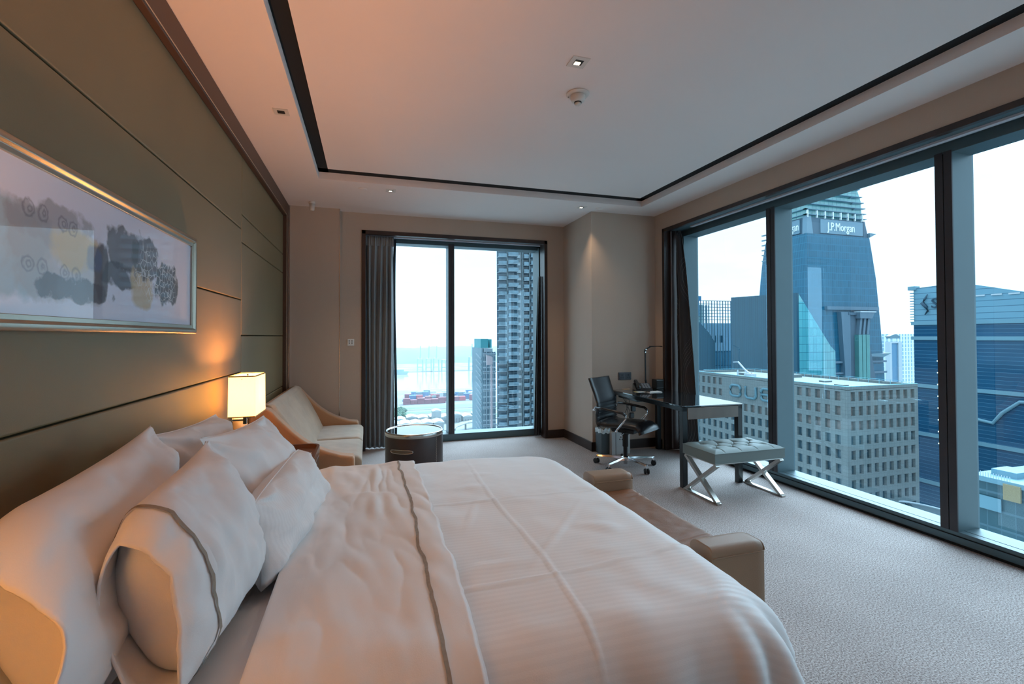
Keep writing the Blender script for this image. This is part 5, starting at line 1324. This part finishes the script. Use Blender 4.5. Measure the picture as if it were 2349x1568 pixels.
text_mesh('sign_lettering', 'J.P.Morgan', 6.6, .25, m_lw, jp, (246.6, 200.4, 60.1), (1, 0, 0), (0, 0, 1), width=20.5)
text_mesh('sign_lettering', 'J.P.Morgan', 6.6, .25, m_lw, jp, (231.75, 222.0, 60.1), (0, -1, 0), (0, 0, 1), width=16.5)
MB().prism([(278.0, 57.6), (283.2, 60.0), (278.0, 60.2)], 1, 199.5, 226).build('pointed_ledge', m_jfin, jp)
mb = MB(); mb.prism([(232.5, 67.0), (275.6, 67.0), (274.8, 79), (271.0, 88.0), (232.5, 88.0)], 1, 202.2, 225); mb.build('crown_glass', m_jc, jp)
for k, (z, x) in enumerate(((68.0, 276.6), (71.0, 276.4), (74.1, 275.8), (77.3, 274.7), (80.6, 273.4), (85.0, 272.0), (88.4, 271.0))):
    mb = MB(); mb.box((230.9, 200.2, z), (x, 201.9, z + .35)); mb.box((230.9, 200.2, z), (232.3, 227, z + .35)); mb.add([(x - 8, 202, z - .9), (x - 8, 201.0, z + .35), (x + .5, 200.8, z + .35), (x - 8, 200.2, z)], [(0, 1, 2), (0, 2, 3), (1, 2, 3), (0, 1, 3)]); mb.build('sunshade_fin', m_jfin, jp)
for x in (232.2, 239, 245, 250.8, 256.6, 262, 267.5, 273): MB().box((x, 200.0, 66.6), (x + .45, 201.0, 70.6)).build('bracket', m_lw, jp)
mb = MB()
for k, z in enumerate((42, 46, 49.5, 52.5, 55.5, 58.5, 61.5)): mb.prism([(0, 0), (1, 0), (1, .4)], 1, 0, 1); mb.box((230.0, 227.5, z), (231, 229.6, z + .5))
mb = MB()
for z in (42, 46, 49.5, 52.5, 55.5, 58.5, 61.5): mb.box((229.9, 226.8, z), (231.2, 229.9, z + .6))
mb.build('side_fin', m_jfin, jp)
MB().box((243.5, 198.4, 15.4), (282.9, 200.2, 17.3)).build('ledge', m_jgrey, jp)
mb = MB(); mb.prism([(252.6, 14.2), (259.4, 14.2), (259.6, -120), (256.5, -120), (255.0, -18)], 1, 197.6, 200.1); mb.build('stone_pier', m_jgrey, jp)
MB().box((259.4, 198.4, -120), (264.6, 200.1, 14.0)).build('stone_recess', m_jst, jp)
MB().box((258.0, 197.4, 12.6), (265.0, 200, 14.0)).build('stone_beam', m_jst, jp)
MB().prism([(264.2, 10.6), (273.4, 10.6), (275.8, 14.6), (264.0, 14.2)], 1, 195.5, 199).build('capital', m_jgrey, jp)
MB().box((264.0, 195.3, 14.0), (276.3, 199, 14.7)).build('capital', m_white, jp)
for k in range(3):
    x = 266.4 + k * 3.0; MB().prism([(x - 2.2, 1.6), (x - .6, 1.6), (x + .6, 10.6), (x - .9, 10.6)], 1, 196.4, 198.6).build('slanted_rib', m_jgrey, jp)
m_greeng = mat('sea_green_glass', (.06, .24, .24), .3, var=.08, vscale=.2)
for k in range(3): MB().box((263.4 + k * 2.95, 196, -120), (265.9 + k * 2.95, 198.8, 1.4)).build('green_bay', m_greeng, jp)
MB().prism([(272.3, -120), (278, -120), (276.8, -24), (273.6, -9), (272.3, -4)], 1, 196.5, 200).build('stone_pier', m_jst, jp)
mb = MB()
MB().prism([(272.6, -9.6), (272.6, -10.9), (285, -11.4), (291.2, -9.2)], 1, 197.5, 203).build('pointed_ledge', m_jfin, jp)
for k in range(4):
    z = -14.5 - k * 6.2; MB().box((273.8, 198.6, z), (288.6 + k * .2, 200, z + 1.1)).build('white_band', m_jgrey, jp); MB().box((249.0, 198.6, z), (255.5, 200, z + 1.1)).build('white_band', m_jgrey, jp)

# ---- dark box with the sloping teal glass end
m_navy = grid_mat('navy_glass_wall', (.002, .045, .075), (.008, .08, .12), 1.2, 40, .3, .0, .3, base2=(.004, .07, .125), noise_s=.02)
m_tealg = grid_mat('bright_teal_glass', (.05, .30, .36), (.02, .14, .19), 2.0, 3.6, .05, .05, .06, base2=(.12, .44, .48), spec=1.0)
tb = thing('teal_building', (191, 180, GZ), 'dark navy building with a diagonally cut bright teal glass end before the tapering tower', 'building')
MB().prism([(161, GZ), (200.1, GZ), (200.1, 20.9), (161, 19.9)], 0, 180, 181).build('navy_wall', m_navy, tb)
MB().prism([(180.9, GZ), (202, GZ), (202, -6.0), (199.2, -3.6), (180.9, 19.7)], 1, 161, 200).build('teal_end', m_tealg, tb)
# ---- lattice-topped building on the left
m_lat = mat('dark_lattice_steel', (.06, .14, .18), .6, var=.05); m_lg = grid_mat('blue_banded_glass', (.03, .14, .23), (.015, .08, .13), 2.2, 9.0, .18, .04, .2, base2=(.14, .34, .45)); m_pw = grid_mat('white_panel_storey', (.30, .42, .50), (.06, .15, .22), 2.2, 100, .12, .0, .4)
lt = thing('lattice_building', (218, 268, GZ), 'building with an open lattice screen on its roof, leftmost in the glass wall', 'building')
MB().box((203, 262, GZ), (236, 285, -9)).build('glass_body', m_lg, lt); MB().box((203, 262, -9), (236, 285, 9.5)).build('panel_storey', m_pw, lt)
for k in range(16): x = 203 + k * 2.2; MB().box((x, 260.2, -30), (x + .35, 260.7, 24.2)).build('lattice_post', m_lat, lt)
for k in range(7): z = 11.5 + k * 2.1; MB().box((203, 260.3, z), (236, 260.7, z + .35)).build('lattice_rail', m_lat, lt)
mb = MB()
for k in range(15): x = 216.5 + k * 1.3; mb.box((x, 283, 9), (x + .3, 283.4, 23))
tag(mb.build('rear_lattice', m_lat, lt), kind='stuff')
MB().box((203, 266, 9.5), (216, 280, 22)).build('plant_room', mat('grey_green_plant_room', (.20, .30, .30), .8), lt)
for x0_, x1_ in ((216, 218.5), (222, 223), (226, 228.2)): MB().box((x0_, 261.8, -3.5), (x1_, 262.1, 1.2)).build('dark_opening', m_navy, lt)
rc = thing('roof_crane', (207, 258.8, 24), 'small blue crane leaning on top of the lattice screen', 'crane')
mb = MB(); mb.bar((-1, 0, -10), (-1, 0, 1), 1.6, 1.6); mb.bar((-1, 0, 0), (-4, 0, 7.5), .9, .9); mb.bar((-4, 0, 7.5), (-8.5, 0, 7.8), .3, .3); mb.build('mast_and_jib', mat('crane_blue', (.04, .16, .3), .5), rc, local=True); MB().box((-2, -1, .2), (1.2, 1, 3)).build('cab', MATS['crane_blue'], rc, local=True)
dm = MB().prism([(176, GZ), (199.5, GZ), (199.5, -3), (195.5, 2.4), (188.5, 9.2), (176, 10.6)], 1, 235, 250)
dmo = dm.build('dark_tower', m_navy); tag(dmo, 'dark glass tower with a stepped slanting roofline in front of the lattice building', 'building')
# ---- white striped tower
m_ws = grid_mat('white_striped_facade', (.16, .34, .46), (.72, .82, .88), 3.6, 3.4, .52, .22, .5, base2=(.30, .48, .58))
wt = thing('striped_tower', (460, 312, GZ), 'white vertically striped tower in the gap right of the tapering tower', 'building')
MB().box((446, 300, GZ), (490, 330, 2)).build('striped_block', m_ws, wt); MB().box((436, 297, GZ), (447.5, 299.8, -6)).build('blue_slot', mat('slot_blue', (.10, .24, .38), .5), wt)
MB().box((434, 296, GZ), (436.5, 299.8, -6)).build('white_edge', m_white, wt); MB().box((444.6, 296, GZ), (449, 299.8, -6)).build('white_edge', m_white, wt); MB().box((434, 296, -6), (449, 299.8, -4.6)).build('white_edge', m_white, wt)
MB().prism([(433.5, 0), (436, -2), (446, -2), (447, 0), (441, 2)], 1, 296, 299.6).build('roof_canopy', m_jfin, wt)

# ---- wide blue office building on the right
m_sgg = grid_mat('deep_blue_ribbon_glass', (.003, .05, .11), (.07, .20, .30), 60, 1.32, .0, .07, .15, base2=(.010, .085, .17), spec=.4, noise_s=.06)
m_band = mat('pale_blue_band', (.13, .27, .34), .5, var=.05, vscale=.1); m_lou = grid_mat('pale_louvre_storeys', (.11, .26, .35), (.05, .14, .21), 400, 2.05, .0, .12, .5, base2=(.15, .31, .40), noise_s=.05)
sg = thing('blue_office_building', (214, 95, GZ), 'broad dark blue office building with ribbon windows and pale louvred top at the right', 'building')
MB().box((200, 30, GZ), (235, 127.6, 5.0)).build('ribbon_wall', m_sgg, sg)
MB().prism([(30, 5.0), (127.6, 5.0), (127.6, 19.0), (118, 19.5), (108, 18.4), (96, 15.0), (60, 4.0 + 1.5), (30, 5.5)], 0, 200.2, 235).build('louvred_top', m_lou, sg)
for z in (-.6, -18.5, -36.5, 5.0, -54): MB().box((199.4, 30, z), (200.3, 128.2, z + 1.3)).build('pale_band', m_band, sg)
MB().box((199.2, 126.6, 18.4), (202, 129.0, 19.8)).build('eaves_end', m_band, sg)
mb = MB()
for k in range(12): mb.box((199.6, 127.4, 6 + k * 1.0), (200.6, 128.6, 6.3 + k * 1.0))
tag(mb.build('edge_fin', m_band, sg), kind='stuff')
for k in range(6):
    a = 113.0 - k * 4.5; z = 14.4; MB().box((199.9, a - 2.8, z), (200.15, a, z + .5)).build('lit_slot', m_white, sg)
for k in range(8): MB().box((199.6, 119.4, -8.5 - k * 4.3), (199.95, 119.9, -8.1 - k * 4.3)).build('facade_lamp', mat('facade_lamp_glow', (1, .9, .7), .5, emit=(1, .85, .6), estr=4, var=0), sg)
m_dl = mat('dark_blue_logo', (.01, .05, .09), .5, var=0)
mb = MB(); mb.tube([(199.7, 122.6, 16.4), (199.7, 123.6, 14.6), (199.7, 124.4, 13.2), (199.7, 123.2, 11.8), (199.7, 122.6, 10.2), (199.7, 123.6, 8.8)], [.15, .35, .6, .6, .35, .15], 6); mb.build('logo_swirl', m_dl, sg, smooth=True)
text_mesh('logo_lettering', 'SGX', 5.2, .2, m_dl, sg, (199.75, 121.4, 11.2), (0, -1, 0), (0, 0, 1))
mb = MB(); mb.tube([(199.5, 109.5, -27.5), (199.5, 104, -28.2), (199.5, 101.5, -24.5), (199.5, 97, -20.3), (199.5, 88, -20.0)], .55, 8); mb.build('bent_tube', m_band, sg)  # pale bent tube set just in front of the facade
# ---- low building bottom right
m_low = grid_mat('low_block_glass', (.012, .055, .08), (.06, .13, .17), 2.2, 3.5, .06, .12, .3, base2=(.035, .10, .125))
lw = thing('low_block', (132, 50, GZ), 'lower glass block with roof plant and a tan panel at the bottom right corner', 'building')
MB().box((120, 20, GZ), (150, 66.0, -27.6)).build('glass_body', m_low, lw); MB().box((119.6, 20, -28.4), (150, 66.4, -27.4)).build('roof_slab', m_band, lw)
MB().box((123, 60.5, -27.4), (128, 64.5, -26.2)).build('roof_plant', m_band, lw); MB().box((126, 48, -27.4), (132, 58, -25.0)).build('roof_plant', m_band, lw)
mb = MB()
for k in range(14): mb.box((120, 65.6 - k * .42, -27.4), (120.1, 65.5 - k * .42, -26.5))
tag(mb.build('railing', m_white, lw), kind='stuff')
MB().box((119.3, 58.2, -31.0), (119.7, 60.8, -27.9)).build('tan_panel', mat('tan_panel', (.26, .21, .11), .6), lw)
MB().box((119.4, 61.2, -33.8), (119.6, 65.6, -31.2)).build('pale_window_band', m_band, lw)
# ---- white curved roof below
def can(u, v):
    a = math.radians(20 + 150 * u); r = 15 + 6 * v
    return (140 + r * math.cos(a) * .62, 80 + r * math.sin(a) * 1.0, -46 - 3.2 * v * v + 1.0 * math.sin(math.pi * u))
co = MB().grid(can, 40, 8).build('curved_roof', m_white, smooth=True, solid=.4); tag(co, 'white curved canopy roof below the concrete block, just above the sill', 'roof')

# ================================================================= sea haze over the port
hz_, t_, N_, L_ = node_mat('sea_haze')
vsn = N_('ShaderNodeVolumeScatter'); vsn.inputs['Density'].default_value = .00028; vsn.inputs['Color'].default_value = (.82, .93, 1.0, 1); vsn.inputs['Anisotropy'].default_value = .2
oo = N_('ShaderNodeOutputMaterial'); L_(vsn.outputs[0], oo.inputs['Volume'])
hv = MB().box((-2500, 420, GZ - 5), (5000, 6500, 60)).build('haze', hz_); tag(hv, kind='stuff', label='thin sea haze hanging over the port and the hills', cat='haze')
